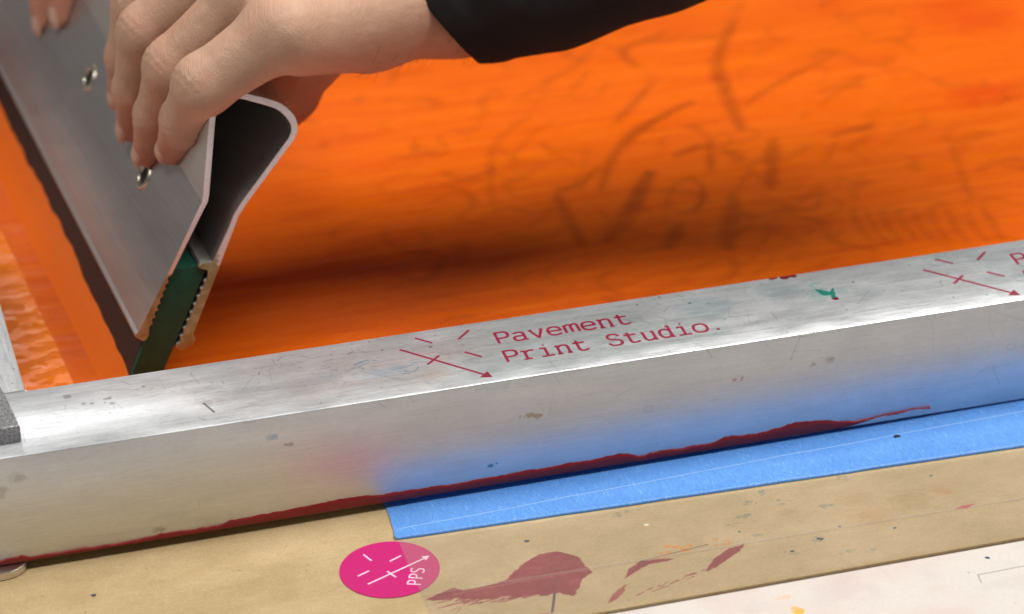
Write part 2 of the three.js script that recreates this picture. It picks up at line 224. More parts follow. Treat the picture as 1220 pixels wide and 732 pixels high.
function barMaps(withPrint) {
  seed = withPrint ? 21 : 99;
  const c = canvasOf(2048, 512, (x) => {
    x.fillStyle = '#dde0e3'; x.fillRect(0, 0, 2048, 512);
    // worn film and ink smudges on the top
    if (withPrint) {
      for (const [a, b, r, col] of [[13, -19, 22, 'rgba(110,170,200,0.22)'], [2, -16, 26, 'rgba(120,165,195,0.2)'], [-12, -20, 30, 'rgba(140,170,190,0.15)'], [20, -10, 30, 'rgba(195,165,140,0.22)'], [165, -24, 16, 'rgba(60,170,150,0.35)'], [150, -30, 30, 'rgba(150,185,180,0.3)'], [175, -20, 40, 'rgba(175,185,180,0.25)'], [-52, -14, 20, 'rgba(120,115,110,0.25)'], [205, -36, 14, 'rgba(60,160,140,0.25)'], [120, -26, 40, 'rgba(150,175,180,0.25)']])
        for (let k = 0; k < 6; k++) blot(x, ...T2(a + R2(-6, 6), b + 40 + R2(-3, 3)), r * R2(0.5, 1.2), col.replace(/0\.\d+\)/, (q) => (parseFloat(q) / 3).toFixed(3) + ')'), 15);
      x.strokeStyle = 'rgba(60,140,180,0.55)'; x.lineWidth = 1.6; for (let i = 0; i < 8; i++) { x.beginPath(); const a = R2(-4, 16), b = R2(15, 26); x.moveTo(...T2(a, b)); x.quadraticCurveTo(...T2(a + R2(2, 5), b + R2(-4, 4)), ...T2(a + R2(3, 9), b + R2(-3, 3))); x.stroke(); }
      // green wipe with a red speck
      x.fillStyle = 'rgba(20,150,125,0.85)'; x.beginPath(); for (const [a, b] of [[160, -28], [163, -26], [164.5, -24.5], [166.5, -27], [166, -23], [164.8, -19.5], [163.4, -19.2], [164, -22], [161.4, -22.6]]) x.lineTo(...T2(a, b + 40)); x.fill();
      for (let i = 0; i < 5; i++) blot(x, ...T2(R2(155, 164), R2(8, 13)), R2(3, 8), 'rgba(40,160,140,0.2)');
      blot(x, ...T2(164.8, 20.6), 7, 'rgba(150,20,50,0.95)'); blot(x, ...T2(153, 0.6), 12, 'rgba(140,20,45,0.9)'); blot(x, ...T2(156, 0.8), 9, 'rgba(140,20,45,0.9)'); blot(x, ...T2(149, 0.4), 9, 'rgba(140,20,45,0.8)');
      // clear film over the lettering: its edges and trapped dust
      x.fillStyle = 'rgba(190,205,205,0.30)';
      for (const o of [0, 186.3]) { for (const L of [[32, -36, 97, -33, 98.5, -23.5, 124, -22, 124, -7, 46, -2, 44, 3, 32, 3]]) { x.beginPath(); for (let i = 0; i < L.length; i += 2) x.lineTo(...T2(L[i] + o, L[i + 1] + 40)); x.closePath(); x.fill(); x.strokeStyle = 'rgba(230,238,238,0.5)'; x.lineWidth = 1.3; x.stroke(); } }
      // front face: tan and blue stains
      for (const [a, y, r, col] of [[-36, 34.3, 9, 'rgba(130,160,190,0.3)'], [52, 27, 9, 'rgba(160,140,100,0.3)'], [54, 26.6, 7, 'rgba(160,140,100,0.3)'], [49, 27, 5, 'rgba(160,140,100,0.3)'], [-75, 5.6, 10, 'rgba(130,125,110,0.25)'], [149, 29, 7, 'rgba(150,140,130,0.2)'], [156, 30, 10, 'rgba(160,150,140,0.2)'], [123.7, 28, 5, 'rgba(150,90,120,0.4)'], [38, 10, 5, 'rgba(50,120,140,0.5)'], [-118, 34, 16, 'rgba(140,130,115,0.12)'], [-127, 30, 22, 'rgba(140,130,115,0.14)'], [-30, 30, 7, 'rgba(140,120,110,0.35)']]) for (let k = 0; k < 3; k++) blot(x, ...T2(a + R2(-1.5, 1.5), 40 + 41.5 - y + R2(-0.6, 0.6)), r * R2(0.4, 0.9), col, 13);
      x.strokeStyle = 'rgba(165,120,140,0.25)'; x.lineWidth = 1.4; for (const [a, y] of [[123.7, 28.2], [222, 23.8], [92, 22]]) { x.beginPath(); x.ellipse(...T2(a, 81.5 - y), 8, 6, 0, 0, 6.3); x.stroke(); }
    }
    scratch(x, 900, 2048, 210, (i) => (i % 3 ? `rgba(250,252,252,${R2(0.05, 0.3)})` : `rgba(85,88,92,${R2(0.05, 0.35)})`), [0.5, 1.5], 70, 0);
    scratch(x, 260, 2048, 210, (i) => (i % 2 ? `rgba(240,244,244,${R2(0.1, 0.4)})` : `rgba(80,84,88,${R2(0.1, 0.4)})`), [0.6, 2], 24, 0.7);
    x.save(); x.translate(0, 206); scratch(x, 240, 2048, 206, (i) => (i % 2 ? `rgba(240,240,238,${R2(0.05, 0.2)})` : `rgba(120,115,110,${R2(0.04, 0.22)})`), [0.5, 1.3], 60, 0); x.restore();
    for (let i = 0; i < 90; i++) blot(x, R2(0, 2048), i < 64 ? R2(0, 205) : R2(205, 420), i < 64 ? R2(0.8, 2.8) : R2(0.3, 0.9), ['rgba(60,60,62,0.6)', 'rgba(245,245,245,0.6)', 'rgba(90,110,120,0.5)'][i % 3]);
    if (withPrint) {
      x.strokeStyle = 'rgba(60,62,66,0.7)'; x.lineWidth = 3.4; x.beginPath(); x.moveTo(...T2(-55, 25)); x.lineTo(...T2(-52.6, 32)); x.stroke();
      blot(x, ...T2(-97, 8), 8, 'rgba(110,112,116,0.4)'); for (let i = 0; i < 6; i++) blot(x, ...T2(-90 + R2(-6, 9), 14 + R2(-2, 3)), R2(2, 6), 'rgba(95,95,95,0.35)');
      for (let i = 0; i < 26; i++) { x.strokeStyle = `rgba(70,74,78,${R2(0.15, 0.5)})`; x.lineWidth = R2(0.7, 1.8); const a = R2(-62, -2), b = R2(3, 18); x.beginPath(); x.moveTo(...T2(a, b)); x.lineTo(...T2(a + R2(-1, 4), b + R2(-2.5, 1))); x.stroke(); }
      printOnBar(x);
    }
  });
  perPixel(c, (i, j, r, g, b) => {
    const top = j < 206, br = (vn(i / 90, j * 0.9, 5) - 0.5) * (top ? 14 : 7) + (vn(i / 30, j * 2.1, 6) - 0.5) * (top ? 10 : 5), bl = (fbm(i / 70, j / 30, 8) - 0.5) * (top ? 30 : 14), sp = (fbm(i / 6, j / 4, 12, 2) - 0.5) * (top ? 14 : 7);
    const n = br + bl + sp; return [r + n, g + n, b + n];
  });
  const rm = canvasOf(2048, 512, (x) => { x.fillStyle = '#0000ff'; x.fillRect(0, 0, 2048, 512); if (withPrint) { const keep = x; printOnBar(keep); } });
  perPixel(rm, (i, j, r) => { const top = j < 206, ink = r / 142, n = (fbm(i / 60, j / 18, 15) - 0.5) * (top ? 0.2 : 0.1) + (vn(i / 50, j * 1.1, 17) - 0.5) * 0.08; return [0, 255 * cl(mix((top ? 0.34 : 0.46) + n, 0.5, ink)), 255 * mix(top ? 0.68 : 0.56, 0, cl(ink))]; });
  const bp = canvasOf(2048, 512, (x) => { x.fillRect(0, 0, 2048, 512); });
  perPixel(bp, (i, j) => { const v = 255 * (0.55 * vn(i / 140, j * 0.8, 18) + 0.25 * vn(i / 40, j * 1.9, 19) + 0.2 * fbm(i / 20, j / 14, 20, 3)); return [v, v, v]; });
  const rmt = tex(rm);
  return new THREE.MeshPhysicalMaterial({ map: tex(c, true), roughnessMap: rmt, metalnessMap: rmt, roughness: 1, metalness: 1, bumpMap: tex(bp), bumpScale: 0.00003 });
}
// bar of a 40 x 40 mm tube along x; uv runs over the top and down the front
function barGeo(x0, x1, capUV = 0) {
  const r = 0.7, prof = [], arc = (cx, cy, a0, a1) => { for (let k = 0; k <= 6; k++) { const a = a0 + (a1 - a0) * k / 6; prof.push([cx + r * Math.cos(a), cy + r * Math.sin(a)]); } };
  // (z, y): start back-bottom, up the back, over the top, down the front, along the bottom
  arc(-40 + r, r, Math.PI * 1.5, Math.PI); arc(-40 + r, 40 - r, Math.PI, Math.PI / 2); arc(-r, 40 - r, Math.PI / 2, 0); arc(-r, r, 0, -Math.PI / 2); prof.push(prof[0]);
  const tt = prof.map(([z, y]) => 0), n = prof.length;
  for (let i = 1; i < n; i++) tt[i] = tt[i - 1] + Math.hypot(prof[i][0] - prof[i - 1][0], prof[i][1] - prof[i - 1][1]);
  const top0 = tt[13] - (0) - r; // t = 0 at the back top edge
  const pos = [], uv = [], idx = [], nx = 2;
  for (let i = 0; i <= nx; i++) { const x = mix(x0, x1, i / nx); for (let k = 0; k < n; k++) { pos.push(x * mm, prof[k][1] * mm, prof[k][0] * mm); uv.push((x + 150) / 400, 1 - (tt[k] - top0) / 100); } }
  for (let i = 0; i < nx; i++) for (let k = 0; k < n - 1; k++) { const a = i * n + k, b = a + n; idx.push(a, b, a + 1, a + 1, b, b + 1); }
  let o = pos.length / 3; for (const [x, f] of [[x0, 1], [x1, 0]]) { const s = o; pos.push(x * mm, 0.02, -0.02); uv.push(0.1, 0.1); o++; for (let k = 0; k < n; k++) { pos.push(x * mm, prof[k][1] * mm, prof[k][0] * mm); uv.push(0.1 + prof[k][0] / 400, 0.1 + prof[k][1] / 100); o++; } for (let k = 0; k < n - 1; k++) f ? idx.push(s, s + 2 + k, s + 1 + k) : idx.push(s, s + 1 + k, s + 2 + k); }
  const g = new THREE.BufferGeometry(); g.setAttribute('position', new THREE.Float32BufferAttribute(pos, 3)); g.setAttribute('uv', new THREE.Float32BufferAttribute(uv, 2)); g.setIndex(idx);
  return toCreasedNormals(g, 0.5);
}
const frame = group('printing_screen', 'aluminium printing screen frame with orange mesh and red lettering', 'screen', [0.2, 0.0011, 0]);
frame.rotation.z = -0.0058;
const FX = 0.2; // frame parts are written in table millimetres, then shifted to the frame's own origin
const onFrame = (g) => g.translate(-FX, 0, 0);
const barMat = barMaps(true), plainMat = barMaps(false);
part('front_bar', onFrame(barGeo(-149.5, 428)), barMat, frame, 'front bar with dark red lettering, scuffs and green paint');
{
  const side = barGeo(-449, 0); // along x, then turned to run away from the viewer
  const L = side.clone(); L.rotateY(-Math.PI / 2); L.translate(-0.1095, 0, -0.0405); // top runs along -z
  const p = L.attributes.position; let maxx = -9, minz = 9, maxz = -9; for (let i = 0; i < p.count; i++) { maxx = Math.max(maxx, p.getX(i)); minz = Math.min(minz, p.getZ(i)); maxz = Math.max(maxz, p.getZ(i)); }
  L.translate(-0.1095 - maxx, 0, -0.0405 - maxz); part('side_bar', onFrame(L), plainMat, frame);
  const Rg = L.clone(); Rg.translate(0.5375, 0, 0); part('side_bar', Rg, plainMat, frame);
  const B = barGeo(-149.5, 428); B.translate(0, 0, -0.49); part('back_bar', onFrame(B), plainMat, frame);
  // weld fillet in the inner corner
  const s = new THREE.Shape(); s.moveTo(0, 0); s.lineTo(4.5 * mm, 0); s.quadraticCurveTo(0.8 * mm, 0.8 * mm, 0, 4.5 * mm); s.lineTo(0, 0);
  const w = new THREE.ExtrudeGeometry(s, { depth: 35 * mm, bevelEnabled: false, curveSegments: 12 }); w.rotateX(-Math.PI / 2); w.translate(-0.1097, 0.0033, -0.0403); part('weld', onFrame(w), plainMat, frame);
}
{ // dried dark red ink along the lower front edge
  const top = [-149, 4, -126.9, 3.6, -119.6, 4.9, -117.1, 3.6, -87.4, 3.6, -70, 4.2, -55.4, 4.0, -51.3, 5.1, -30, 5.6, -15.8, 6.2, -0.9, 5.7, 12, 5.2, 25.9, 5.2, 38, 5.2, 49.4, 5.9, 56, 5.5, 63, 5.9, 72, 6.0, 81.8, 6.6, 86, 5.2, 89.3, 4.4, 93, 4.9, 100, 4.8, 111.5, 4.9, 116, 5.2, 119, 6.3, 126, 5.9, 133.4, 5.9, 138, 6.6, 143.8, 7.5, 150, 7.1, 155.5, 6.3, 161.4, 4.6, 168, 4.4, 174.3, 4.4, 183.7, 4.4, 186, 5.5, 189, 4.9, 193.1, 4.3];
  const P = []; for (let i = 0; i < top.length - 2; i += 2) for (let k = 0; k < 12; k++) { const x = mix(top[i], top[i + 2], k / 12); P.push([x, mix(top[i + 1], top[i + 3], k / 12) + (fbm(x / 1.4, 2, 120, 3) - 0.5) * 0.6 + (fbm(x / 6, 4, 121, 2) - 0.5) * 0.7]); } P.push([193.1, 4.3]);
  const pos = [], uv = [], idx = [], NR = 8;
  P.forEach(([x, y], i) => { const bare = x > 161 ? 1 : 0; const yb = bare ? mix(0.3, 3.2, sm(161, 180, x)) : 0.12; for (let k = 0; k <= NR; k++) { const q = k / NR, yy = mix(yb, y - 1.9, q) , bulge = (0.10 + 0.42 * Math.sqrt(Math.max(0, 1 - (2 * q - 1) ** 2))) * (0.7 + 0.6 * fbm(x / 4, q * 2, 130, 3)) - (q === 0 || q === 1 ? 0.12 : 0); const rz = yy < 0.7 ? Math.sqrt(Math.max(0, 0.49 - (0.7 - yy) ** 2)) - 0.7 : 0; pos.push(x * mm, yy * mm, (bulge + rz) * mm); uv.push(x / 40, yy / 40); } });
  for (let i = 0; i < P.length - 1; i++) for (let k = 0; k < NR; k++) { const a = i * (NR + 1) + k, b = a + NR + 1; idx.push(a, b, a + 1, a + 1, b, b + 1); }
  const g = new THREE.BufferGeometry(); g.setAttribute('position', new THREE.Float32BufferAttribute(pos, 3)); g.setAttribute('uv', new THREE.Float32BufferAttribute(uv, 2)); g.setIndex(idx); g.computeVertexNormals();
  const c = canvasOf(1024, 256, (x) => { x.fillStyle = '#8c1a1c'; x.fillRect(0, 0, 1024, 256); }); perPixel(c, (i, j, r, gg, b) => { const n = (fbm(i / 5, j / 5, 140, 3) - 0.5) * 40, s = hash(i, j, 3) > 0.9975 ? 70 : 0; return [r + n + s, gg + n * 0.4 + s * 0.5, b + n * 0.4 + s * 0.3]; });
  part('dried_ink_and_shade', onFrame(g), new THREE.MeshStandardMaterial({ map: tex(c, true), roughness: 0.5, side: THREE.DoubleSide }), frame, 'dried dark red ink along the lower edge');
}
// mesh with its orange stencil
const STROKES = [[4.1,233,-326,215,-294,208,-272,204,-243,201,-222],[2.1,262,-280,229,-260,209,-244],[1.5,265,-257,238,-235],[4.1,211,-213,203,-192,195,-171],[2.4,253,-213,232,-207],[1.2,234,-204,222,-185],[5.3,180,-172,172,-151,164,-130],[3.8,156,-201,146,-185,138,-170],[2.4,190,-254,172,-243,156,-229],[3.5,154,-156,142,-137],[0.9,200,-199,187,-181,180,-172],[0.9,228,-205,206,-191],[0.9,180,-160,184,-144,178,-131,171,-129],[0.9,234,-197,240,-180],[0.9,185,-146,199,-156,212,-161,217,-151,206,-143,198,-144,212,-138],[0.9,185,-166,193,-158,207,-163,215,-169,206,-151,198,-154],[0.9,228,-144,240,-146,249,-146,255,-141,246,-138],[0.9,187,-219,193,-225,195,-220,192,-213,189,-214,190,-220],[0.9,184,-210,190,-205,199,-215],[0.9,220,-169,225,-172,228,-167,223,-163,220,-169],[0.9,150,-164,158,-182,169,-189,170,-178,163,-165,154,-165],[2.6,168,-209,175,-213,182,-217],[2.1,186,-219,178,-193],[1.2,264,-135,274,-178,276,-190],[1.8,123,-261,105,-243,95,-217,89,-189],[1.8,170,-323,156,-303,136,-289],[2.9,191,-255,162,-237,144,-214,132,-190],[2.4,181,-277,168,-261,155,-245],[4.7,156,-201,140,-173,122,-149],[2.4,138,-210,126,-198,115,-196],[2.9,115,-193,114,-172,113,-149],[2.6,200,-321,178,-310,179,-292],[1.2,170,-323,177,-307],[0.9,133,-256,119,-244,106,-223,113,-218,123,-221],[0.9,81,-180,94,-188,102,-179,111,-182,97,-169,85,-167,102,-159,110,-168],[1.2,84,-256,84,-240],[0.9,153,-168,159,-184,169,-190,169,-175,159,-163,153,-168],[0.9,64,-197,77,-205,84,-194,74,-185,83,-176],[1.2,159,-295,144,-276],[0.9,120,-274,136,-289],[0.9,140,-114,160,-125,163,-117,146,-106,140,-114],[0.9,151,-104,174,-124,176,-116,154,-100],[0.9,131,-137,150,-145],[1.5,221,-149,218,-139,217,-127,218,-120],[1.5,225,-147,223,-137,222,-126,223,-118],[1.5,231,-145,228,-135,228,-124,228,-117],[1.5,237,-142,234,-133,234,-122,234,-115],[1.5,242,-140,240,-131,239,-120,240,-113],[1.5,248,-138,246,-129,245,-118,246,-111],[1.5,254,-135,252,-127,251,-116,252,-109],[1.5,261,-132,259,-125,258,-114,259,-107],[1.5,267,-130,266,-123,265,-112,265,-105]];
{
  const MX = (a) => (a + 112) * 2048 / 500, MZ = (b) => (b + 490) * 2048 / 450;
  seed = 300;
  const mk = canvasOf(1024, 1024, (m) => { m.fillStyle = 'rgb(0,0,0)'; m.fillRect(0, 0, 1024, 1024); });
  const c = canvasOf(2048, 2048, (x) => {
    x.fillStyle = '#d65c00'; x.fillRect(0, 0, 2048, 2048);
    x.lineCap = 'round'; x.lineJoin = 'round';
    // paler and deeper drags of ink left by earlier pulls
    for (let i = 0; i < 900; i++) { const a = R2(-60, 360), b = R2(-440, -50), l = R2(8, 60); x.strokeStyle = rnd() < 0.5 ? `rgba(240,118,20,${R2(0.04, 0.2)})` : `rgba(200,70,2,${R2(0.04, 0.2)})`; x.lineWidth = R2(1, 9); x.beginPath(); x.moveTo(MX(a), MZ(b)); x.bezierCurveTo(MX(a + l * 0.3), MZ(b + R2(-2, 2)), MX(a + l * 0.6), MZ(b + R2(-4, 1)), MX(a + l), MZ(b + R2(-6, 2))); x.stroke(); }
    for (const [a, b, rx, rz] of [[62, -236, 22, 5], [70, -210, 22, 5], [38, -176, 20, 6], [50, -262, 14, 4], [20, -205, 12, 3]]) { x.fillStyle = 'rgba(186,66,6,0.22)'; x.beginPath(); x.ellipse(MX(a), MZ(b), rx * 4.1, rz * 4.5, -0.15, 0, 6.3); x.fill(); }
    for (const [a, b, r] of [[290, -350, 34], [330, -300, 26], [345, -200, 30], [300, -235, 20]]) for (let k = 0; k < 7; k++) blot(x, MX(a + R2(-14, 14)), MZ(b + R2(-14, 14)), r * 4 * R2(0.3, 0.9), 'rgba(190,48,4,0.10)', 18);
    x = mk.getContext('2d'); x.scale(0.5, 0.5);
    const sk = (w, L, al) => {                       // a brush line that swells and thins, with soft edges
      const n = L.length, pts = []; const cv = new THREE.SplineCurve(Array.from({ length: n / 2 }, (_, i) => new THREE.Vector2(L[2 * i], L[2 * i + 1])));
      const len = cv.getLength(), N = Math.max(6, Math.ceil(len / 1.2)), ph = R2(0, 9);
      for (let i = 0; i <= N; i++) { const t = i / N, p = cv.getPoint(t); pts.push([p.x + (fbm(t * 7, ph, 31) - 0.5) * 0.7, p.y + (fbm(t * 7, ph + 5, 32) - 0.5) * 0.7, w * (0.3 + 0.75 * Math.sqrt(Math.sin(Math.PI * cl(t * 0.9 + 0.05)))) * (0.65 + 0.7 * fbm(t * 5, ph + 2, 33))]); }
      for (const [k, f] of [[1.35, 0.3], [1.0, 0.4], [0.65, 0.4]]) { x.fillStyle = `rgba(118,46,6,${al * f})`; const A = [], B = []; for (let i = 0; i <= N; i++) { const a = pts[Math.max(0, i - 1)], b = pts[Math.min(N, i + 1)], dx = b[0] - a[0], dy = b[1] - a[1], l = Math.hypot(dx, dy) || 1, h = pts[i][2] * k / 2; A.push([pts[i][0] - dy / l * h, pts[i][1] + dx / l * h]); B.unshift([pts[i][0] + dy / l * h, pts[i][1] - dx / l * h]); } x.beginPath(); for (const [p, q] of [...A, ...B]) x.lineTo(MX(p), MZ(q)); x.fill(); }
    };
    for (const [w, ...L] of STROKES) { sk(w * (w > 2 ? 1.25 : 1.5), L, w > 2 ? 0.6 : 0.34); }
    // faint leafy scraps of the drawing all over the field
    for (let i = 0; i < 300; i++) { const a = R2(20, 330), b = R2(-430, -60), t = R2(0, 6.3), l = R2(3, 13), k = R2(-1.1, 1.1); sk(R2(1, 4), [a, b, a + l * Math.cos(t), b + l * Math.sin(t), a + l * 1.9 * Math.cos(t + k), b + l * 1.9 * Math.sin(t + k)], R2(0.12, 0.36)); }
    for (let i = 0; i < 40; i++) { const a = R2(30, 300), b = R2(-400, -80), t = R2(0, 6.3); for (let q = 0; q < 6; q++) { const u = a + q * 3.4 * Math.cos(t), v = b + q * 3.4 * Math.sin(t); sk(1.3, [u, v, u + 4 * Math.cos(t + 1.1), v + 4 * Math.sin(t + 1.1), u + 7 * Math.cos(t + 0.7), v + 7 * Math.sin(t + 0.7)], 0.2); } }
  });
  const src = mk.getContext('2d').getImageData(0, 0, 1024, 1024).data, A = new Float32Array(1024 * 1024), B = new Float32Array(1024 * 1024);
  for (let k = 0; k < A.length; k++) A[k] = src[k * 4] / 118;
  for (let pass = 0; pass < 2; pass++) { for (let j = 0; j < 1024; j++) for (let i = 0; i < 1024; i++) { let t = 0; for (let q = -2; q <= 2; q++) t += A[j * 1024 + Math.min(1023, Math.max(0, i + q))]; B[j * 1024 + i] = t / 5; } for (let j = 0; j < 1024; j++) for (let i = 0; i < 1024; i++) { let t = 0; for (let q = -2; q <= 2; q++) t += B[Math.min(1023, Math.max(0, j + q)) * 1024 + i]; A[j * 1024 + i] = t / 5; } }
  const at = (u, v) => { const x = cl(u, 0, 1022.9), y = cl(v, 0, 1022.9), xi = x | 0, yi = y | 0, fx = x - xi, fy = y - yi, o = yi * 1024 + xi; return mix(mix(A[o], A[o + 1], fx), mix(A[o + 1024], A[o + 1025], fx), fy); };
  perPixel(c, (i, j, r, g, b) => { const a = 0.68 * at(i / 2, j / 2) * (0.7 + 0.6 * fbm(i / 26, j / 26, 157, 3)); return [mix(r, 118, a), mix(g, 46, a), mix(b, 6, a)]; });
  perPixel(c, (i, j, r, g, b) => { const n = (fbm(i / 130, j / 16, 150) - 0.5) * 26 + (fbm(i / 5, j / 5, 155, 2) - 0.5) * 8; return [r + n * 0.7, g + n * 0.8, 2]; });
  const rc = canvasOf(1024, 1024, (x) => x.fillRect(0, 0, 1024, 1024));
  perPixel(rc, (i, j) => { const v = cl(0.5 + (fbm(i / 70, j / 9, 160) - 0.5) * 0.5 + (fbm(i / 12, j / 8, 166, 3) - 0.5) * 0.3, 0.2, 0.85); return [0, 255 * v, 0]; });
  const bc = canvasOf(1024, 1024, (x) => x.fillRect(0, 0, 1024, 1024));
  perPixel(bc, (i, j) => { const wet = sm(70, 30, i); const v = 255 * (0.35 * fbm(i / 90, j / 10, 170) + 0.12 * fbm(i / 6, j / 5, 174, 2) + 0 * wet * sm(0.42, 0.6, fbm(i / 26, j / 40, 181, 2)) * fbm(i / 9, j / 2.2, 178, 4)); return [v, v, v]; });
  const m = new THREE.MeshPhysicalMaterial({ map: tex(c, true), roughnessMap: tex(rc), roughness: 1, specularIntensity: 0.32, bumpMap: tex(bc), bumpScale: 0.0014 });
  const g = new THREE.BoxGeometry(0.4975, 0.0004, 0.4495); g.translate(0.139, 0.0016, -0.265); const uv = g.attributes.uv, p = g.attributes.position;
  for (let i = 0; i < uv.count; i++) uv.setXY(i, (p.getX(i) + 0.112) / 0.5, 1 - (p.getZ(i) + 0.49) / 0.45);
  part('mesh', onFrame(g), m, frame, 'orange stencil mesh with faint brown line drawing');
}
{ // wet ink lying on the mesh beside the left bar, rippled by the flood stroke
  const W = 512, H = 2048, hf = new Float32Array(W * H);
  for (let j = 0; j < H; j++) for (let i = 0; i < W; i++) { const pt = 0.06 + 0.94 * sm(0.5, 0.66, fbm(i / 110, j / 50, 182, 3)) * sm(500, 300, i + 120 * (fbm(3, j / 40, 186, 2) - 0.5)); hf[j * W + i] = pt * (0.6 * fbm(i / 17, j / 6, 178, 3) + 0.4 * fbm(i / 6, j / 3.6, 185, 2)) + 0.25 * fbm(i / 200, j / 60, 188, 2); }
  const bc = canvasOf(W, H, (x) => x.fillRect(0, 0, W, H)); perPixel(bc, (i, j) => { const v = 255 * cl(hf[j * W + i]); return [v, v, v]; });
  const cc = canvasOf(256, 1024, (x) => { x.fillStyle = '#f57d00'; x.fillRect(0, 0, 256, 1024); }); perPixel(cc, (i, j, r, g) => { const n = (fbm(i / 60, j / 9, 189) - 0.5) * 34; return [r + n * 0.5, g + n * 0.7, 3]; });
  const s = new THREE.Shape(); s.moveTo(-109.2, 41); const ed = []; for (let z = 41; z <= 400; z += 3) ed.push([-82.4 - (z - 41) * 0.07 + (fbm(z / 18, 3, 191) - 0.5) * 2.4, z]); for (const [a, b] of ed) s.lineTo(a, b); s.lineTo(-109.2, 400); s.closePath();
  const g = new THREE.ExtrudeGeometry(s, { depth: 0.2, bevelEnabled: false }); g.rotateX(-Math.PI / 2); g.scale(mm, mm, mm); g.translate(0, 0.00182, 0); const uv = g.attributes.uv, p = g.attributes.position; for (let i = 0; i < uv.count; i++) uv.setXY(i, (p.getX(i) + 0.11) / 0.03, 1 - (p.getZ(i) + 0.16) / 0.12);
  part('wet_ink', onFrame(g), new THREE.MeshPhysicalMaterial({ map: tex(cc, true), bumpMap: tex(bc), bumpScale: 0.0007, roughness: 0.17, specularIntensity: 0.6 }), frame, 'wet rippled orange ink beside the left bar');
}
{ // speckled metal plate on the left bar
  const c = canvasOf(512, 512, (x) => x.fillRect(0, 0, 512, 512)); perPixel(c, (i, j) => { const v = 85 + 120 * fbm(i / 5, j / 5, 190, 3) + (hash(i >> 1, j >> 1, 6) > 0.94 ? 90 : 0); return [v, v, v + 3]; });
  const cs = new THREE.MeshStandardMaterial({ map: tex(c, true), metalness: 0.7, roughness: 0.42, bumpMap: tex(c), bumpScale: 0.0006 });
  const s = new THREE.Shape(); s.moveTo(-31, 8.2); s.lineTo(0, 8.8); s.lineTo(-1.8, 29); s.lineTo(-6, 60); s.lineTo(-31, 60); s.closePath();
  const g = new THREE.ExtrudeGeometry(s, { depth: 5, bevelEnabled: true, bevelSize: 0.6, bevelThickness: 0.6, bevelSegments: 2 }); g.rotateX(-Math.PI / 2); g.scale(mm, mm, mm);
  const uv = g.attributes.uv; for (let i = 0; i < uv.count; i++) uv.setXY(i, uv.getX(i) / 30, uv.getY(i) / 30);
  const p = part('clamp_plate', g, cs); p.position.set(-0.1156, 0.0434, 0); p.userData = { label: 'speckled grey metal plate lying on the corner of the frame', category: 'plate' };
}

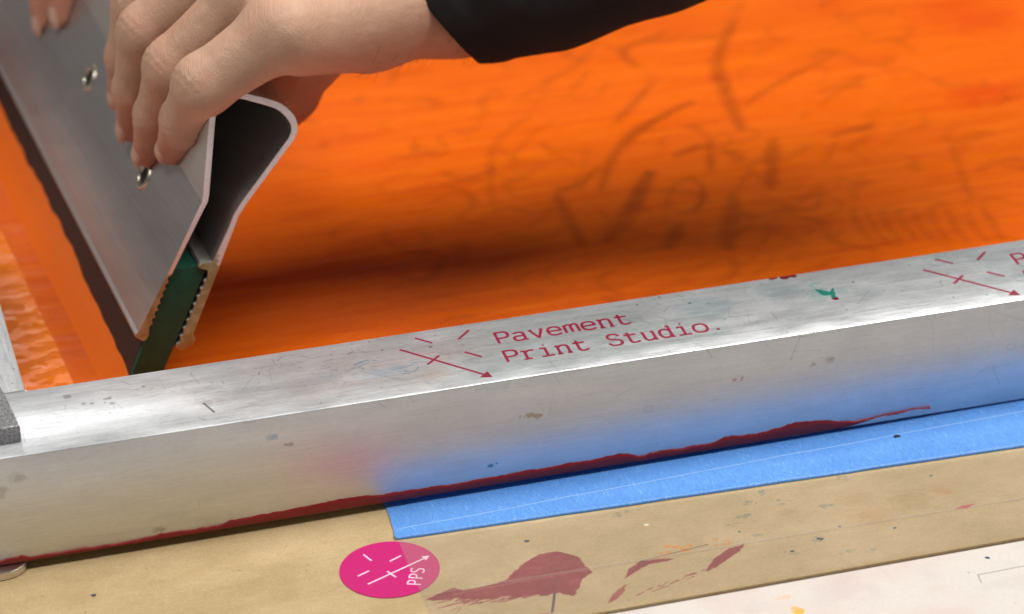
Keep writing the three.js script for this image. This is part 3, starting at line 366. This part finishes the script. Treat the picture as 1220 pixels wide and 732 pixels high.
// ---------------------------------------------------------------- squeegee (own axes: x across, y up, -z along its length)
const SQ_POS = [-0.0607, 0, -0.092], SQ_TURN = 4 * Math.PI / 180, SQ_LEN = 430;
const MESH_Y = 3.6;   // mm, top of the mesh where the blade stands
const squeegee = group('squeegee', 'aluminium screen printing squeegee with green rubber blade', 'squeegee', SQ_POS);
squeegee.rotation.y = SQ_TURN;
{
  const teeth = (x0, y0, x1, y1, n, amp, nx, ny) => { const o = []; for (let i = 0; i < n; i++) for (const [q, h] of [[0, 0], [0.25, 0.85], [0.5, 1], [0.75, 0.85]]) { const t = (i + q) / n; o.push([mix(x0, x1, t) + nx * amp * h, mix(y0, y1, t) + ny * amp * h]); } return o; };
  const P = [[-4.5, 26.9], [-4.4, 28.0], [-3.3, 28.7], [9.1, 50], [20.9, 71.6], [22.6, 74.4], [23.1, 77], [26.9, 102.5], [27.8, 106.5], [30.3, 110.3], [34.2, 112.7], [38.5, 113.0], [43, 111.2], [48.5, 108.6], [52.6, 106.2], [55.6, 103.0], [57.6, 99.4], [58.0, 95.1], [56.6, 91.8], [38.4, 70.6], [35.2, 66.2], [33.6, 62.4], [15.9, 23.6], [16.6, 21.6], [15.6, 19.6], [11.6, 17.9], [9.4, 19.6],
    ...teeth(9.8, 21.0, 22.6, 46.6, 9, 0.75, 0.9, -0.42),
    [22.8, 47.6], [20.2, 48.9], [19.6, 50.0], [20.4, 51.0], [24.8, 50.4], [31.6, 63.4], [33.4, 67.4], [36.6, 71.8], [54.4, 92.6], [55.6, 95.3], [55.2, 98.4], [53.6, 101.2], [51.2, 104.0], [47.4, 106.3], [42.2, 108.8], [38.4, 110.5], [35.0, 110.3], [31.9, 108.6], [29.9, 105.6], [29.2, 102.0], [25.5, 76.6], [24.9, 74.0], [23.2, 71.2], [11.4, 50.6],
    ...teeth(10.0, 48.2, 0.9, 28.2, 8, 0.75, -0.9, 0.42),
    [0.2, 26.4], [-1.0, 24.8], [-2.0, 24.6]];
  // round the two shoulders of the head, outside and inside
  const soften = (L, a, b) => { const i0 = L.findIndex((p) => p[0] === a[0] && p[1] === a[1]), i1 = L.findIndex((p) => p[0] === b[0] && p[1] === b[1]); const c = new THREE.SplineCurve(L.slice(i0, i1 + 1).map((p) => new THREE.Vector2(...p))).getPoints((i1 - i0) * 4).map((p) => [p.x, p.y]); L.splice(i0, i1 - i0 + 1, ...c); };
  soften(P, [26.9, 102.5], [56.6, 91.8]); soften(P, [54.4, 92.6], [29.2, 102.0]);
  const s = new THREE.Shape(P.map(([a, b]) => new THREE.Vector2(a, b)));
  let g = new THREE.ExtrudeGeometry(s, { depth: SQ_LEN - 0.5, bevelEnabled: true, bevelSize: 0.22, bevelOffset: -0.22, bevelThickness: 0.25, bevelSegments: 2, steps: 1 });
  g.translate(0, 0, -SQ_LEN + 0.25); g.scale(mm, mm, mm); const uv = g.attributes.uv, ps = g.attributes.position;
  g = toCreasedNormals(g, 0.45);
  { const u2 = g.attributes.uv, p2 = g.attributes.position; for (let i = 0; i < u2.count; i++) p2.getZ(i) > -0.0004 ? u2.setXY(i, p2.getX(i) / 0.06 + 0.2, p2.getY(i) / 0.13) : u2.setXY(i, -p2.getZ(i) / 0.2, (p2.getY(i) + p2.getX(i) * 0.4) / 0.1); }
  const c = canvasOf(1024, 512, (x) => { x.fillStyle = '#c6c3c0'; x.fillRect(0, 0, 1024, 512); seed = 400; scratch(x, 160, 1024, 512, (i) => (i % 2 ? `rgba(240,240,240,${R2(0.05, 0.25)})` : `rgba(110,105,100,${R2(0.05, 0.25)})`), [0.6, 1.6], 60, 0); });
  perPixel(c, (i, j, r, gg, b) => { const n = (vn(i / 120, j * 0.9, 201) - 0.5) * 12 + (fbm(i / 60, j / 60, 204) - 0.5) * 12; return [r + n, gg + n * 0.98, b + n * 0.96]; });
  const rm = canvasOf(512, 256, (x) => x.fillRect(0, 0, 512, 256)); perPixel(rm, (i, j) => [0, 255 * cl(0.46 + (fbm(i / 40, j / 30, 210) - 0.5) * 0.08), 245]);
  const rt = tex(rm);
  const alu = new THREE.MeshPhysicalMaterial({ map: tex(c, true), roughness: 1, metalness: 1, roughnessMap: rt, metalnessMap: rt });
  const cc = canvasOf(256, 1024, (x) => { x.fillStyle = '#efecee'; x.fillRect(0, 0, 256, 1024); });      // the sawn end: bright metal, brown ink residue round the clamp jaws
  perPixel(cc, (i, j, r, q, b) => { const y = (1023 - j) / 1023 * 100 * 1.3, k = sm(0.4, 0.6, sm(58, 40, y + (fbm(i / 30, j / 30, 225) - 0.5) * 16)) * (0.45 + 0.45 * fbm(i / 14, j / 14, 226, 3)), n = (fbm(i / 5, j / 5, 227, 2) - 0.5) * 16; return [mix(r, 112, k) + n, mix(q, 110, k) + n, mix(b, 44, k) + n]; });
  const cut = new THREE.MeshStandardMaterial({ map: tex(cc, true), metalness: 0.25, roughness: 0.55 });
  // groups: 0 = the sawn ends, 1 = the sides
  const gg2 = g; // toCreasedNormals keeps groups
  const h = sh(new THREE.Mesh(gg2, [cut, alu])); h.name = 'handle'; squeegee.add(h);
  // unseen cap added at the far end to keep light out of the tube
  const capS = new THREE.Shape([[10, 50], [24, 76], [28, 104], [36, 112], [50, 106], [57, 97], [34, 66], [24, 47]].map(([a, b]) => new THREE.Vector2(a * mm, b * mm)));
  const cg = new THREE.ExtrudeGeometry(capS, { depth: 3 * mm, bevelEnabled: false }); cg.translate(0, 0, -(SQ_LEN + 3.2) * mm); part('added_end_cap', cg, new THREE.MeshStandardMaterial({ color: 0x151515, roughness: 0.6 }), squeegee);
  // blade
  const bl = new THREE.Shape(); [[-9.8, MESH_Y], [-10.2, 4.4], [10.2, 49.0], [11.2, 50.2], [22.0, 49.4], [22.6, 48.0], [1.3, MESH_Y + 0.4], [0.6, MESH_Y]].forEach(([a, b], i) => (i ? bl.lineTo(a, b) : bl.moveTo(a, b)));
  const bg = new THREE.ExtrudeGeometry(bl, { depth: SQ_LEN - 3, bevelEnabled: true, bevelSize: 0.25, bevelOffset: -0.25, bevelThickness: 0.25, bevelSegments: 2 }); bg.translate(0, 0, -SQ_LEN + 2); bg.scale(mm, mm, mm);
  const bc = canvasOf(512, 512, (x) => { x.fillStyle = '#134e3c'; x.fillRect(0, 0, 512, 512); seed = 410; scratch(x, 60, 512, 512, (i) => `rgba(60,120,90,${R2(0.1, 0.4)})`, [0.5, 1.5], 60, 1); }); perPixel(bc, (i, j, r, gg, b) => { const n = (fbm(i / 30, j / 30, 220) - 0.5) * 18; return [r + n * 0.6, gg + n, b + n * 0.7]; });
  const bu = bg.attributes.uv; for (let i = 0; i < bu.count; i++) bu.setXY(i, bg.attributes.position.getX(i) / 0.04, bg.attributes.position.getY(i) / 0.04);
  part('blade', toCreasedNormals(bg, 0.4), new THREE.MeshPhysicalMaterial({ map: tex(bc, true), roughness: 0.5, specularIntensity: 0.6 }), squeegee, 'green rubber blade');
  // near-black sheet standing in for the shade on the blade face
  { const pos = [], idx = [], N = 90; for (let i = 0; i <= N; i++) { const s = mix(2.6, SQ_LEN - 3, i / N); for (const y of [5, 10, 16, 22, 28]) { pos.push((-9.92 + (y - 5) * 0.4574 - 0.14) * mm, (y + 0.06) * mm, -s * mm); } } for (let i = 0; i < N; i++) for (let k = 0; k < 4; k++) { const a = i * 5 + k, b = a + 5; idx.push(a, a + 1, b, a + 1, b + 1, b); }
    const ig = new THREE.BufferGeometry(); ig.setAttribute('position', new THREE.Float32BufferAttribute(pos, 3)); ig.setIndex(idx); ig.computeVertexNormals(); part('dried_ink_and_shade', ig, new THREE.MeshStandardMaterial({ color: new THREE.Color().setRGB(0.022, 0.011, 0.008), roughness: 0.6, side: THREE.DoubleSide }), squeegee, 'near-black sheet as painted shade on the blade face'); }
  // clamp bolts along the lower left plate
  const prof = [[0, -0.7], [2.9, -0.6], [3.3, -0.3], [3.6, 0.5], [4.2, 0.85], [4.9, 0.75], [5.4, 0.2], [5.5, -0.5]].map(([a, b]) => new THREE.Vector2(a * mm, b * mm));
  const ring = new THREE.LatheGeometry(new THREE.SplineCurve(prof).getPoints(30), 40);
  const hex = new THREE.CylinderGeometry(3.0 * mm, 3.0 * mm, 0.5 * mm, 24);
  const chrome = new THREE.MeshStandardMaterial({ color: 0xcfc9b8, metalness: 1, roughness: 0.36 }), dark = new THREE.MeshStandardMaterial({ color: 0x2a2824, metalness: 0.3, roughness: 0.6 });
  for (const sD of [53.4, 139.8, 226, 312, 398]) {
    const b = part('bolt', ring, chrome, squeegee); b.position.set(14.7 * mm, 60.4 * mm, -sD * mm);
    b.quaternion.setFromUnitVectors(new THREE.Vector3(0, 1, 0), new THREE.Vector3(-0.876, 0.482, 0).normalize());
    const k = part('bolt_socket', hex, dark, b); k.position.y = -0.1 * mm;
  }
}
{ // bead of orange ink heaped against the blade
  const pos = [], uv = [], idx = [], N = 160, K = 10;
  for (let i = 0; i <= N; i++) {
    const s = mix(1.5, 405, i / N), top = 11.2 + 3.4 * sm(10, 120, s) + (fbm(s / 22, 1, 230, 3) - 0.5) * 3.6, w = 7.0 + 1.5 * sm(20, 200, s) + (fbm(s / 60, 4, 233) - 0.5) * 0.7;
    const bu = -9.9 + (top - 4.2) * 0.455;                      // where the ink meets the blade
    for (let k = 0; k <= K; k++) { const q = k / K, x = mix(-10.2 - w, bu - 0.05, q), y = MESH_Y - 0.3 + (top - MESH_Y + 0.3) * (0.25 * Math.sin(q * Math.PI / 2) + 0.75 * q); pos.push(x * mm, y * mm, -s * mm); uv.push(s / 60, q * 0.3); }
    pos.push((bu + 1.2) * mm, (MESH_Y - 0.3) * mm, -s * mm); uv.push(s / 60, 0.35);
  }
  const n = K + 2; for (let i = 0; i < N; i++) for (let k = 0; k < n - 1; k++) { const a = i * n + k, b = a + n; idx.push(a, a + 1, b, a + 1, b + 1, b); }
  for (const i of [0, N]) for (let k = 1; k < n - 1; k++) i ? idx.push(i * n, i * n + k + 1, i * n + k) : idx.push(0, k, k + 1);
  const g = new THREE.BufferGeometry(); g.setAttribute('position', new THREE.Float32BufferAttribute(pos, 3)); g.setAttribute('uv', new THREE.Float32BufferAttribute(uv, 2)); g.setIndex(idx);
  const gb = toCreasedNormals(g, 0.8);
  const b = part('ink_bead', gb, new THREE.MeshPhysicalMaterial({ color: new THREE.Color().setRGB(0.75, 0.135, 0.002), roughness: 0.36, specularIntensity: 0.6, side: THREE.DoubleSide })); b.position.set(...SQ_POS); b.rotation.y = SQ_TURN;
  b.userData = { label: 'long bead of orange ink heaped along the squeegee blade', category: 'ink' };
}

// ---------------------------------------------------------------- hands
function surfaceNets(sdf, lo, hi, cell) {
  const nx = Math.ceil((hi[0] - lo[0]) / cell) + 1, ny = Math.ceil((hi[1] - lo[1]) / cell) + 1, nz = Math.ceil((hi[2] - lo[2]) / cell) + 1, F = new Float32Array(nx * ny * nz), id = (i, j, k) => (k * ny + j) * nx + i;
  for (let k = 0; k < nz; k++) for (let j = 0; j < ny; j++) for (let i = 0; i < nx; i++) F[id(i, j, k)] = sdf(lo[0] + i * cell, lo[1] + j * cell, lo[2] + k * cell);
  const V = new Int32Array(nx * ny * nz).fill(-1), pos = [], nor = [], idx = [], C = [[0, 0, 0], [1, 0, 0], [0, 1, 0], [1, 1, 0], [0, 0, 1], [1, 0, 1], [0, 1, 1], [1, 1, 1]], E = [[0, 1], [2, 3], [4, 5], [6, 7], [0, 2], [1, 3], [4, 6], [5, 7], [0, 4], [1, 5], [2, 6], [3, 7]];
  const e = cell * 0.3;
  for (let k = 0; k < nz - 1; k++) for (let j = 0; j < ny - 1; j++) for (let i = 0; i < nx - 1; i++) {
    const v = C.map(([a, b, c]) => F[id(i + a, j + b, k + c)]); let neg = 0; for (const q of v) if (q < 0) neg++; if (neg === 0 || neg === 8) continue;
    let sx = 0, sy = 0, sz = 0, n = 0; for (const [a, b] of E) if ((v[a] < 0) !== (v[b] < 0)) { const t = v[a] / (v[a] - v[b]); sx += mix(C[a][0], C[b][0], t); sy += mix(C[a][1], C[b][1], t); sz += mix(C[a][2], C[b][2], t); n++; }
    let x = lo[0] + (i + sx / n) * cell, y = lo[1] + (j + sy / n) * cell, z = lo[2] + (k + sz / n) * cell;
    const d0 = sdf(x, y, z); let gx = sdf(x + e, y, z) - sdf(x - e, y, z), gy = sdf(x, y + e, z) - sdf(x, y - e, z), gz = sdf(x, y, z + e) - sdf(x, y, z - e); const gl = Math.hypot(gx, gy, gz) || 1; gx /= gl; gy /= gl; gz /= gl;
    const st = cl(d0, -cell * 0.5, cell * 0.5); x -= gx * st; y -= gy * st; z -= gz * st;
    V[id(i, j, k)] = pos.length / 3; pos.push(x, y, z); nor.push(gx, gy, gz);
  }
  const quad = (a, b, c, d, flip) => { if (a < 0 || b < 0 || c < 0 || d < 0) return; flip ? idx.push(a, c, b, a, d, c) : idx.push(a, b, c, a, c, d); };
  for (let k = 1; k < nz - 1; k++) for (let j = 1; j < ny - 1; j++) for (let i = 1; i < nx - 1; i++) {
    const f = F[id(i, j, k)] < 0;
    if (f !== F[id(i + 1, j, k)] < 0) quad(V[id(i, j - 1, k - 1)], V[id(i, j, k - 1)], V[id(i, j, k)], V[id(i, j - 1, k)], !f);
    if (f !== F[id(i, j + 1, k)] < 0) quad(V[id(i - 1, j, k - 1)], V[id(i - 1, j, k)], V[id(i, j, k)], V[id(i, j, k - 1)], !f);
    if (f !== F[id(i, j, k + 1)] < 0) quad(V[id(i - 1, j - 1, k)], V[id(i, j - 1, k)], V[id(i, j, k)], V[id(i - 1, j, k)], !f);
  }
  return { pos, nor, idx };
}
const smin = (a, b, k) => { const h = Math.max(k - Math.abs(a - b), 0) / k; return Math.min(a, b) - h * h * k * 0.25; };
// round cone from a to b
function cone([ax, ay, az], [bx, by, bz], r1, r2) {
  const dx = bx - ax, dy = by - ay, dz = bz - az, L = dx * dx + dy * dy + dz * dz;
  return (x, y, z) => { const px = x - ax, py = y - ay, pz = z - az, t = cl((px * dx + py * dy + pz * dz) / L); const qx = px - dx * t, qy = py - dy * t, qz = pz - dz * t; return Math.sqrt(qx * qx + qy * qy + qz * qz) - mix(r1, r2, t); };
}
const HEAD = [[-3.3, 28.7], [9.1, 50], [20.9, 71.6], [22.6, 74.4], [23.1, 77], [26.9, 102.5], [27.8, 106.5], [30.3, 110.3], [34.2, 112.7], [38.5, 113.0], [43, 111.2], [48.5, 108.6], [52.6, 106.2], [55.6, 103.0], [57.6, 99.4], [58.0, 95.1], [56.6, 91.8], [38.4, 70.6], [33.6, 62.4], [15.9, 23.6]];
function headSDF(x, y) { let d = 1e9, s = 1; for (let i = 0, j = HEAD.length - 1; i < HEAD.length; j = i++) { const [ax, ay] = HEAD[i], [bx, by] = HEAD[j], ex = bx - ax, ey = by - ay, wx = x - ax, wy = y - ay, t = cl((wx * ex + wy * ey) / (ex * ex + ey * ey)), qx = wx - ex * t, qy = wy - ey * t; d = Math.min(d, qx * qx + qy * qy); const c1 = y >= ay, c2 = y < by, c3 = ex * wy > ey * wx; if ((c1 && c2 && c3) || (!c1 && !c2 && !c3)) s = -s; } return s * Math.sqrt(d); }
// joints in squeegee millimetres: [across, up, along]; along is turned to -z
function buildHand(spec) {
  const J = ([a, b, s]) => [a, b, -s];
  const fingers = spec.fingers.map((f) => {
    const p = f.j.map(J), r = f.r, bones = []; for (let i = 0; i < p.length - 1; i++) bones.push(cone(p[i], p[i + 1], r[i], r[i + 1]));
    // pads and knuckle caps
    const dorsal = f.dorsal || [-0.9, 0.35, 0];
    const bx = p.reduce((m, q) => q.map((v, i) => Math.min(m[i], v)), [1e9, 1e9, 1e9]).map((v) => v - 24), bX = p.reduce((m, q) => q.map((v, i) => Math.max(m[i], v)), [-1e9, -1e9, -1e9]).map((v) => v + 24);
    const pip = p[1], dip = p[2];
    return (x, y, z) => {
      if (x < bx[0] || y < bx[1] || z < bx[2] || x > bX[0] || y > bX[1] || z > bX[2]) return 9;
      let d = bones[0](x, y, z); for (let i = 1; i < bones.length; i++) d = smin(d, bones[i](x, y, z), 4);
      if (d < 3 && p.length > 3) { // creases over the two finger joints
        for (const [q, amp, wd] of [[pip, 0.17, 3.8], [dip, 0.16, 2.4]]) { const ex = x - q[0], ey = y - q[1], ez = z - q[2], rr = ex * ex + ey * ey + ez * ez; if (rr < 260) { const out = ex * dorsal[0] + ey * dorsal[1]; if (out > 0) { const al = q === pip ? ex * -0.55 + ey * -0.83 : ey * -1; d += amp * Math.exp(-(al * al) / (wd * wd)) * sm(1, 7, out) * (0.5 + 0.5 * Math.sin(al * 2.1 + 2.6 * (fbm(ex / 3 + ez / 2.4, ey / 4 + al / 5, 238, 2) - 0.5) * 2 + 1.2 * Math.sin(ez * 0.35))); } } }
      }
      return d;
    };
  });
  const palm = spec.palm.map(([a, b, r1, r2]) => cone(J(a), J(b), r1, r2)), arm = spec.arm.map(([a, b, r1, r2]) => cone(J(a), J(b), r1, r2)), th = spec.thumb.map(([a, b, r1, r2]) => cone(J(a), J(b), r1, r2));
  const sdf = (x, y, z) => {
    let pd = palm[0](x, y, z); for (let i = 1; i < palm.length; i++) pd = smin(pd, palm[i](x, y, z), 12);
    for (const a of arm) pd = smin(pd, a(x, y, z), 14);
    let td = th[0](x, y, z); for (let i = 1; i < th.length; i++) td = smin(td, th[i](x, y, z), 5);
    pd = smin(pd, td, 9);
    let fd = 9; for (const f of fingers) fd = smin(fd, f(x, y, z), 1.1);
    let d = smin(pd, fd, 6);
    if (d < 4 && d > -4) d += 0.22 * (fbm(x / 4 + z / 7, y / 4 - z / 5, 240, 2) - 0.5) + 0.5 * (fbm(x / 16 + z / 20, y / 16, 244, 2) - 0.5);
    if (d < 3 && z < 0.4) d = Math.max(d, -headSDF(x, y) + 0.0);      // flesh gives way to the metal
    return d;
  };
  const { pos, nor, idx } = surfaceNets(sdf, [spec.lo[0], spec.lo[1], -spec.hi[2]], [spec.hi[0], spec.hi[1], -spec.lo[2]], spec.cell);
  const col = [], uv = [], tips = spec.fingers.map((f) => J(f.j[f.j.length - 1])), kn = spec.fingers.flatMap((f) => [J(f.j[1]), J(f.j[2])]);
  for (let i = 0; i < pos.length; i += 3) {
    const x = pos[i], y = pos[i + 1], z = pos[i + 2]; let red = 0;
    for (const t of tips) red = Math.max(red, sm(22, 4, Math.hypot(x - t[0], y - t[1], z - t[2])) * 0.9);
    for (const t of kn) red = Math.max(red, sm(13, 3, Math.hypot(x - t[0], y - t[1], z - t[2])) * 0.38);
    const n = fbm(x / 9 + z / 13, y / 9 - z / 11, 250, 3) - 0.5, f = fbm(x / 1.7 + z / 2, y / 1.7 - z / 2.3, 256, 2) - 0.5; red = cl(red + n * 0.9);
    const v = 1 + n * 0.16 + f * 0.14;
    col.push(mix(0.52, 0.47, red) * v, mix(0.315, 0.19, red) * v, mix(0.215, 0.12, red) * v); uv.push((x + z * 0.35) / 40, (y + z * 0.6) / 40);
  }
  const g = new THREE.BufferGeometry(); g.setAttribute('position', new THREE.Float32BufferAttribute(pos.map((v) => v * mm), 3)); g.setAttribute('normal', new THREE.Float32BufferAttribute(nor, 3)); g.setAttribute('color', new THREE.Float32BufferAttribute(col, 3)); g.setAttribute('uv', new THREE.Float32BufferAttribute(uv, 2)); g.setIndex(idx);
  return { g, sdf };
}
const skinBump = canvasOf(512, 512, (x) => x.fillRect(0, 0, 512, 512)); perPixel(skinBump, (i, j) => { const a = Math.abs(vn(i / 7, j / 5, 260) - 0.5) * 2, b = Math.abs(vn(i / 4 + j / 9, j / 6, 263) - 0.5) * 2, v = 255 * cl(0.25 + 0.45 * a + 0.3 * b); return [v, v, v]; });
const skin = new THREE.MeshPhysicalMaterial({ vertexColors: true, roughness: 0.58, specularIntensity: 0.8, bumpMap: tex(skinBump), bumpScale: 0.00015, sheen: 0.2, sheenRoughness: 0.5, sheenColor: new THREE.Color(0.9, 0.5, 0.4) });
const nailMat = new THREE.MeshPhysicalMaterial({ color: new THREE.Color().setRGB(0.55, 0.34, 0.26), roughness: 0.36 });
const person = group('person', 'person in a black long sleeve pressing the squeegee with both hands', 'person', SQ_POS);
person.rotation.y = SQ_TURN;
const F1 = [
  { j: [[55.3, 133.0, 1], [27.5, 115.6, 5], [23.6, 96.0, 20], [21.4, 78.4, 35]], r: [12, 10.3, 8.2, 5.6] },
  { j: [[51.6, 136.3, 26], [23.3, 111.1, 33], [18.8, 87.0, 46], [16.4, 69.0, 54]], r: [11.5, 9.4, 7.2, 5.2] },
  { j: [[48.7, 138.6, 48], [19.6, 115.0, 56], [16.6, 87.6, 67], [15.6, 69.6, 74]], r: [11.5, 9.4, 7.4, 5.4] },
  { j: [[48.7, 141.0, 70], [23.0, 116.0, 77], [19.0, 92.0, 86], [17.6, 74.0, 93]], r: [11.5, 9.4, 7.6, 5.6] },
];
const spec1 = {
  fingers: F1, cell: 1.25, lo: [-2, 50, -18], hi: [192, 172, 118],
  palm: [[[55.3, 133.0, 1], [101, 120, 32], 12, 17], [[51.6, 136.3, 26], [103, 124, 42], 11.5, 17.5], [[48.7, 138.6, 48], [104, 125, 52], 11.5, 17.5], [[48.7, 141, 70], [103, 123, 60], 11.5, 16], [[62, 124, 8], [90, 112, 30], 10, 12]],
  thumb: [[[94, 110, 54], [80, 93, 61], 13, 11.8], [[80, 93, 61], [73, 76, 68], 11.6, 10.3], [[73, 76, 68], [66, 60, 75], 10.2, 8]],
  arm: [[[101, 117.5, 42], [131, 115.4, 46], 18.5, 21], [[101, 121, 54], [131, 118, 56], 18, 21], [[131, 116.5, 50], [180, 134, 38], 22.5, 26]],
};
const H1 = buildHand(spec1);
const hand1 = part('hand', H1.g, skin, person, 'hand with bent fingers over the near end of the squeegee');
// the other hand further along, mirrored: forefinger nearest
const S2 = 283, fl = ([a, b, s], da = 0, db = 0) => [a + da, b + db, S2 - s];
const F2 = [0, 1, 2, 3].map((i) => { const o = F1[i], da = [0, -2, -3.0, -1][i], db = [0, -4, -15.5, -9][i]; return { j: o.j.map((q, k) => fl(q, da * [0, 0.2, 0.8, 1][k], db * [0, 0.3, 0.8, 1][k])), r: o.r }; });
const spec2 = { fingers: F2, cell: 1.6, lo: [-4, 40, 165], hi: [192, 172, 303], palm: spec1.palm.map(([a, b, p, q]) => [fl(a), fl(b), p, q]), thumb: spec1.thumb.map(([a, b, p, q]) => [fl(a), fl(b), p, q]), arm: spec1.arm.map(([a, b, p, q]) => [fl(a), fl(b), p, q]) };
const H2 = buildHand(spec2);
const hand2 = part('hand', H2.g, skin, person, 'hand pressing the squeegee farther along');
function nails(F, parent, skip = []) {
  F.forEach((f, i) => {
    if (skip.includes(i)) return; const [a, b, s] = f.j[3], [pa, pb, ps] = f.j[2];
    const d = new THREE.Vector3(a - pa, b - pb, -(s - ps)).normalize(), out0 = new THREE.Vector3(-1, 0.1, 0.15), side = new THREE.Vector3().crossVectors(d, out0).normalize(), out = new THREE.Vector3().crossVectors(side, d).normalize();
    const pos = [], idx = [], NU = 10, NV = 12, w = f.r[3] * 0.8, l = 10.5, R = f.r[3] + 0.42;
    for (let u = 0; u <= NU; u++) for (let v = 0; v <= NV; v++) {
      const q = v / NV, e = q < 0.3 ? Math.sqrt(1 - ((0.3 - q) / 0.3) ** 2 * 0.75) : q > 0.75 ? Math.sqrt(1 - ((q - 0.75) / 0.25) ** 2 * 0.6) : 1, ang = (u / NU - 0.5) * 2 * e * w / R, lift = (u === 0 || u === NU || v === 0) ? -0.5 : 0, rr = R + lift - 0.25 * (1 - q) + 0.1;
      const p = new THREE.Vector3(a, b, -s).addScaledVector(d, -5.5 + q * l).addScaledVector(out, Math.cos(ang) * rr - (q > 0.7 ? (q - 0.7) * 4.5 : 0)).addScaledVector(side, Math.sin(ang) * rr); pos.push(p.x * mm, p.y * mm, p.z * mm);
    }
    for (let u = 0; u < NU; u++) for (let v = 0; v < NV; v++) { const k = u * (NV + 1) + v, n = k + NV + 1; idx.push(k, n, k + 1, k + 1, n, n + 1); }
    const g = new THREE.BufferGeometry(); g.setAttribute('position', new THREE.Float32BufferAttribute(pos, 3)); g.setIndex(idx); g.computeVertexNormals();
    const m = part('fingernail', g, nailMat, parent); m.material.side = THREE.DoubleSide;
  });
}
nails(F1, hand1); nails(F2, hand2);
{ // fine hairs on the wrist
  const gs = []; seed = 500; const hairMat = new THREE.MeshStandardMaterial({ color: new THREE.Color().setRGB(0.07, 0.045, 0.03), roughness: 0.6 });
  for (let i = 0, tries = 0; i < 420 && tries < 6000; tries++) {
    const x = R2(88, 152), ang = R2(0, 6.283), cy = 119, cz = -50, dy = Math.sin(ang), dz = Math.cos(ang); if (dz < -0.6) continue;
    let t = 45; while (t > 0 && H1.sdf(x, cy + dy * t, cz + dz * t) > 0) t -= 0.4; if (t < 8) continue; t += 0.05;
    const a = new THREE.Vector3(x, cy + dy * t, cz + dz * t), l = R2(1.8, 3.6), n = new THREE.Vector3(0, dy, dz), dir = new THREE.Vector3(-R2(0.4, 1), R2(-0.9, 0.1), R2(-0.2, 0.4)).normalize();
    const m = a.clone().addScaledVector(n, 0.5).addScaledVector(dir, l * 0.5), e = a.clone().addScaledVector(n, 0.5).addScaledVector(dir, l);
    gs.push(new THREE.TubeGeometry(new THREE.QuadraticBezierCurve3(a.multiplyScalar(mm), m.multiplyScalar(mm), e.multiplyScalar(mm)), 4, 0.036 * mm, 3)); i++;
  }
  const h = part('arm_hair', mergeGeometries(gs), hairMat, hand1); h.userData.kind = 'stuff';
}
function sleeve(path, r0, r1, name, sd) {
  const cv = new THREE.CatmullRomCurve3(path.map(([a, b, s]) => new THREE.Vector3(a, b, -s))), N = 70, M = 56, pos = [], uv = [], idx = [], rows = [];
  const ring = (t, r, k) => { const p = cv.getPoint(t), d = cv.getTangent(t), up = new THREE.Vector3(0, 1, 0), sd2 = new THREE.Vector3().crossVectors(d, up).normalize(), u2 = new THREE.Vector3().crossVectors(sd2, d).normalize(); for (let m = 0; m <= M; m++) { const a = m / M * Math.PI * 2, fold = k * (0.9 * Math.sin(t * 30 + 1.3 * Math.sin(a * 2 + sd) + a) * sm(0.05, 0.3, t) + 2.6 * (fbm(Math.cos(a) * 1.4 + t * 9, Math.sin(a) * 1.4 + 5 + sd, 270, 3) - 0.5)); const q = p.clone().addScaledVector(d, -15 * Math.sin(a) * sm(0.35, 0, t)).addScaledVector(sd2, Math.cos(a) * (r + fold)).addScaledVector(u2, Math.sin(a) * (r + fold)); pos.push(q.x * mm, q.y * mm, q.z * mm); uv.push(a * r / 30, t * 240 / 30); } };
  for (let i = 4; i >= 1; i--) ring(i * 0.03, r0 - 2.4, 0.6); ring(0.004, r0 - 2.0, 0.6); ring(0, r0 - 0.7, 0.6);
  for (let i = 0; i <= N; i++) { const t = 0.004 + 0.996 * i / N; ring(t, mix(r0, r1, t) , 1); }
  const n = pos.length / 3 / (M + 1); for (let i = 0; i < n - 1; i++) for (let m = 0; m < M; m++) { const a = i * (M + 1) + m, b = a + M + 1; idx.push(a, b, a + 1, a + 1, b, b + 1); }
  const g = new THREE.BufferGeometry(); g.setAttribute('position', new THREE.Float32BufferAttribute(pos, 3)); g.setAttribute('uv', new THREE.Float32BufferAttribute(uv, 2)); g.setIndex(idx); g.computeVertexNormals();
  const bc = canvasOf(256, 256, (x) => x.fillRect(0, 0, 256, 256)); perPixel(bc, (i, j) => { const v = 128 + 60 * Math.sin(i * 0.7854) * Math.sin(j * 0.3927 + i * 0.3927) + 60 * (fbm(i / 3, j / 3, 280, 2) - 0.5); return [v, v, v]; });
  return part(name, g, new THREE.MeshPhysicalMaterial({ color: new THREE.Color().setRGB(0.006, 0.006, 0.007), roughness: 0.95, sheen: 0.03, sheenRoughness: 0.6, bumpMap: tex(bc), bumpScale: 0.0005, side: THREE.DoubleSide }), person, 'black knitted sleeve');
}
sleeve([[118.3, 118.6, 48], [137.1, 121.6, 46], [175, 132.9, 38], [212.9, 149.6, 28], [263.7, 174.5, 14], [330.8, 211.3, -10]], 32.5, 44, 'sleeve', 0);
sleeve([[118.3, 118.6, 235], [137.1, 121.6, 237], [175, 132.9, 245], [212.9, 149.6, 255], [263.7, 174.5, 269], [330.8, 211.3, 293]], 32.5, 44, 'sleeve', 3);

scene.traverse((o) => { if (o.isMesh && o.name !== 'lamp_diffuser') o.castShadow = o.receiveShadow = true; });
renderer.render(scene, camera);
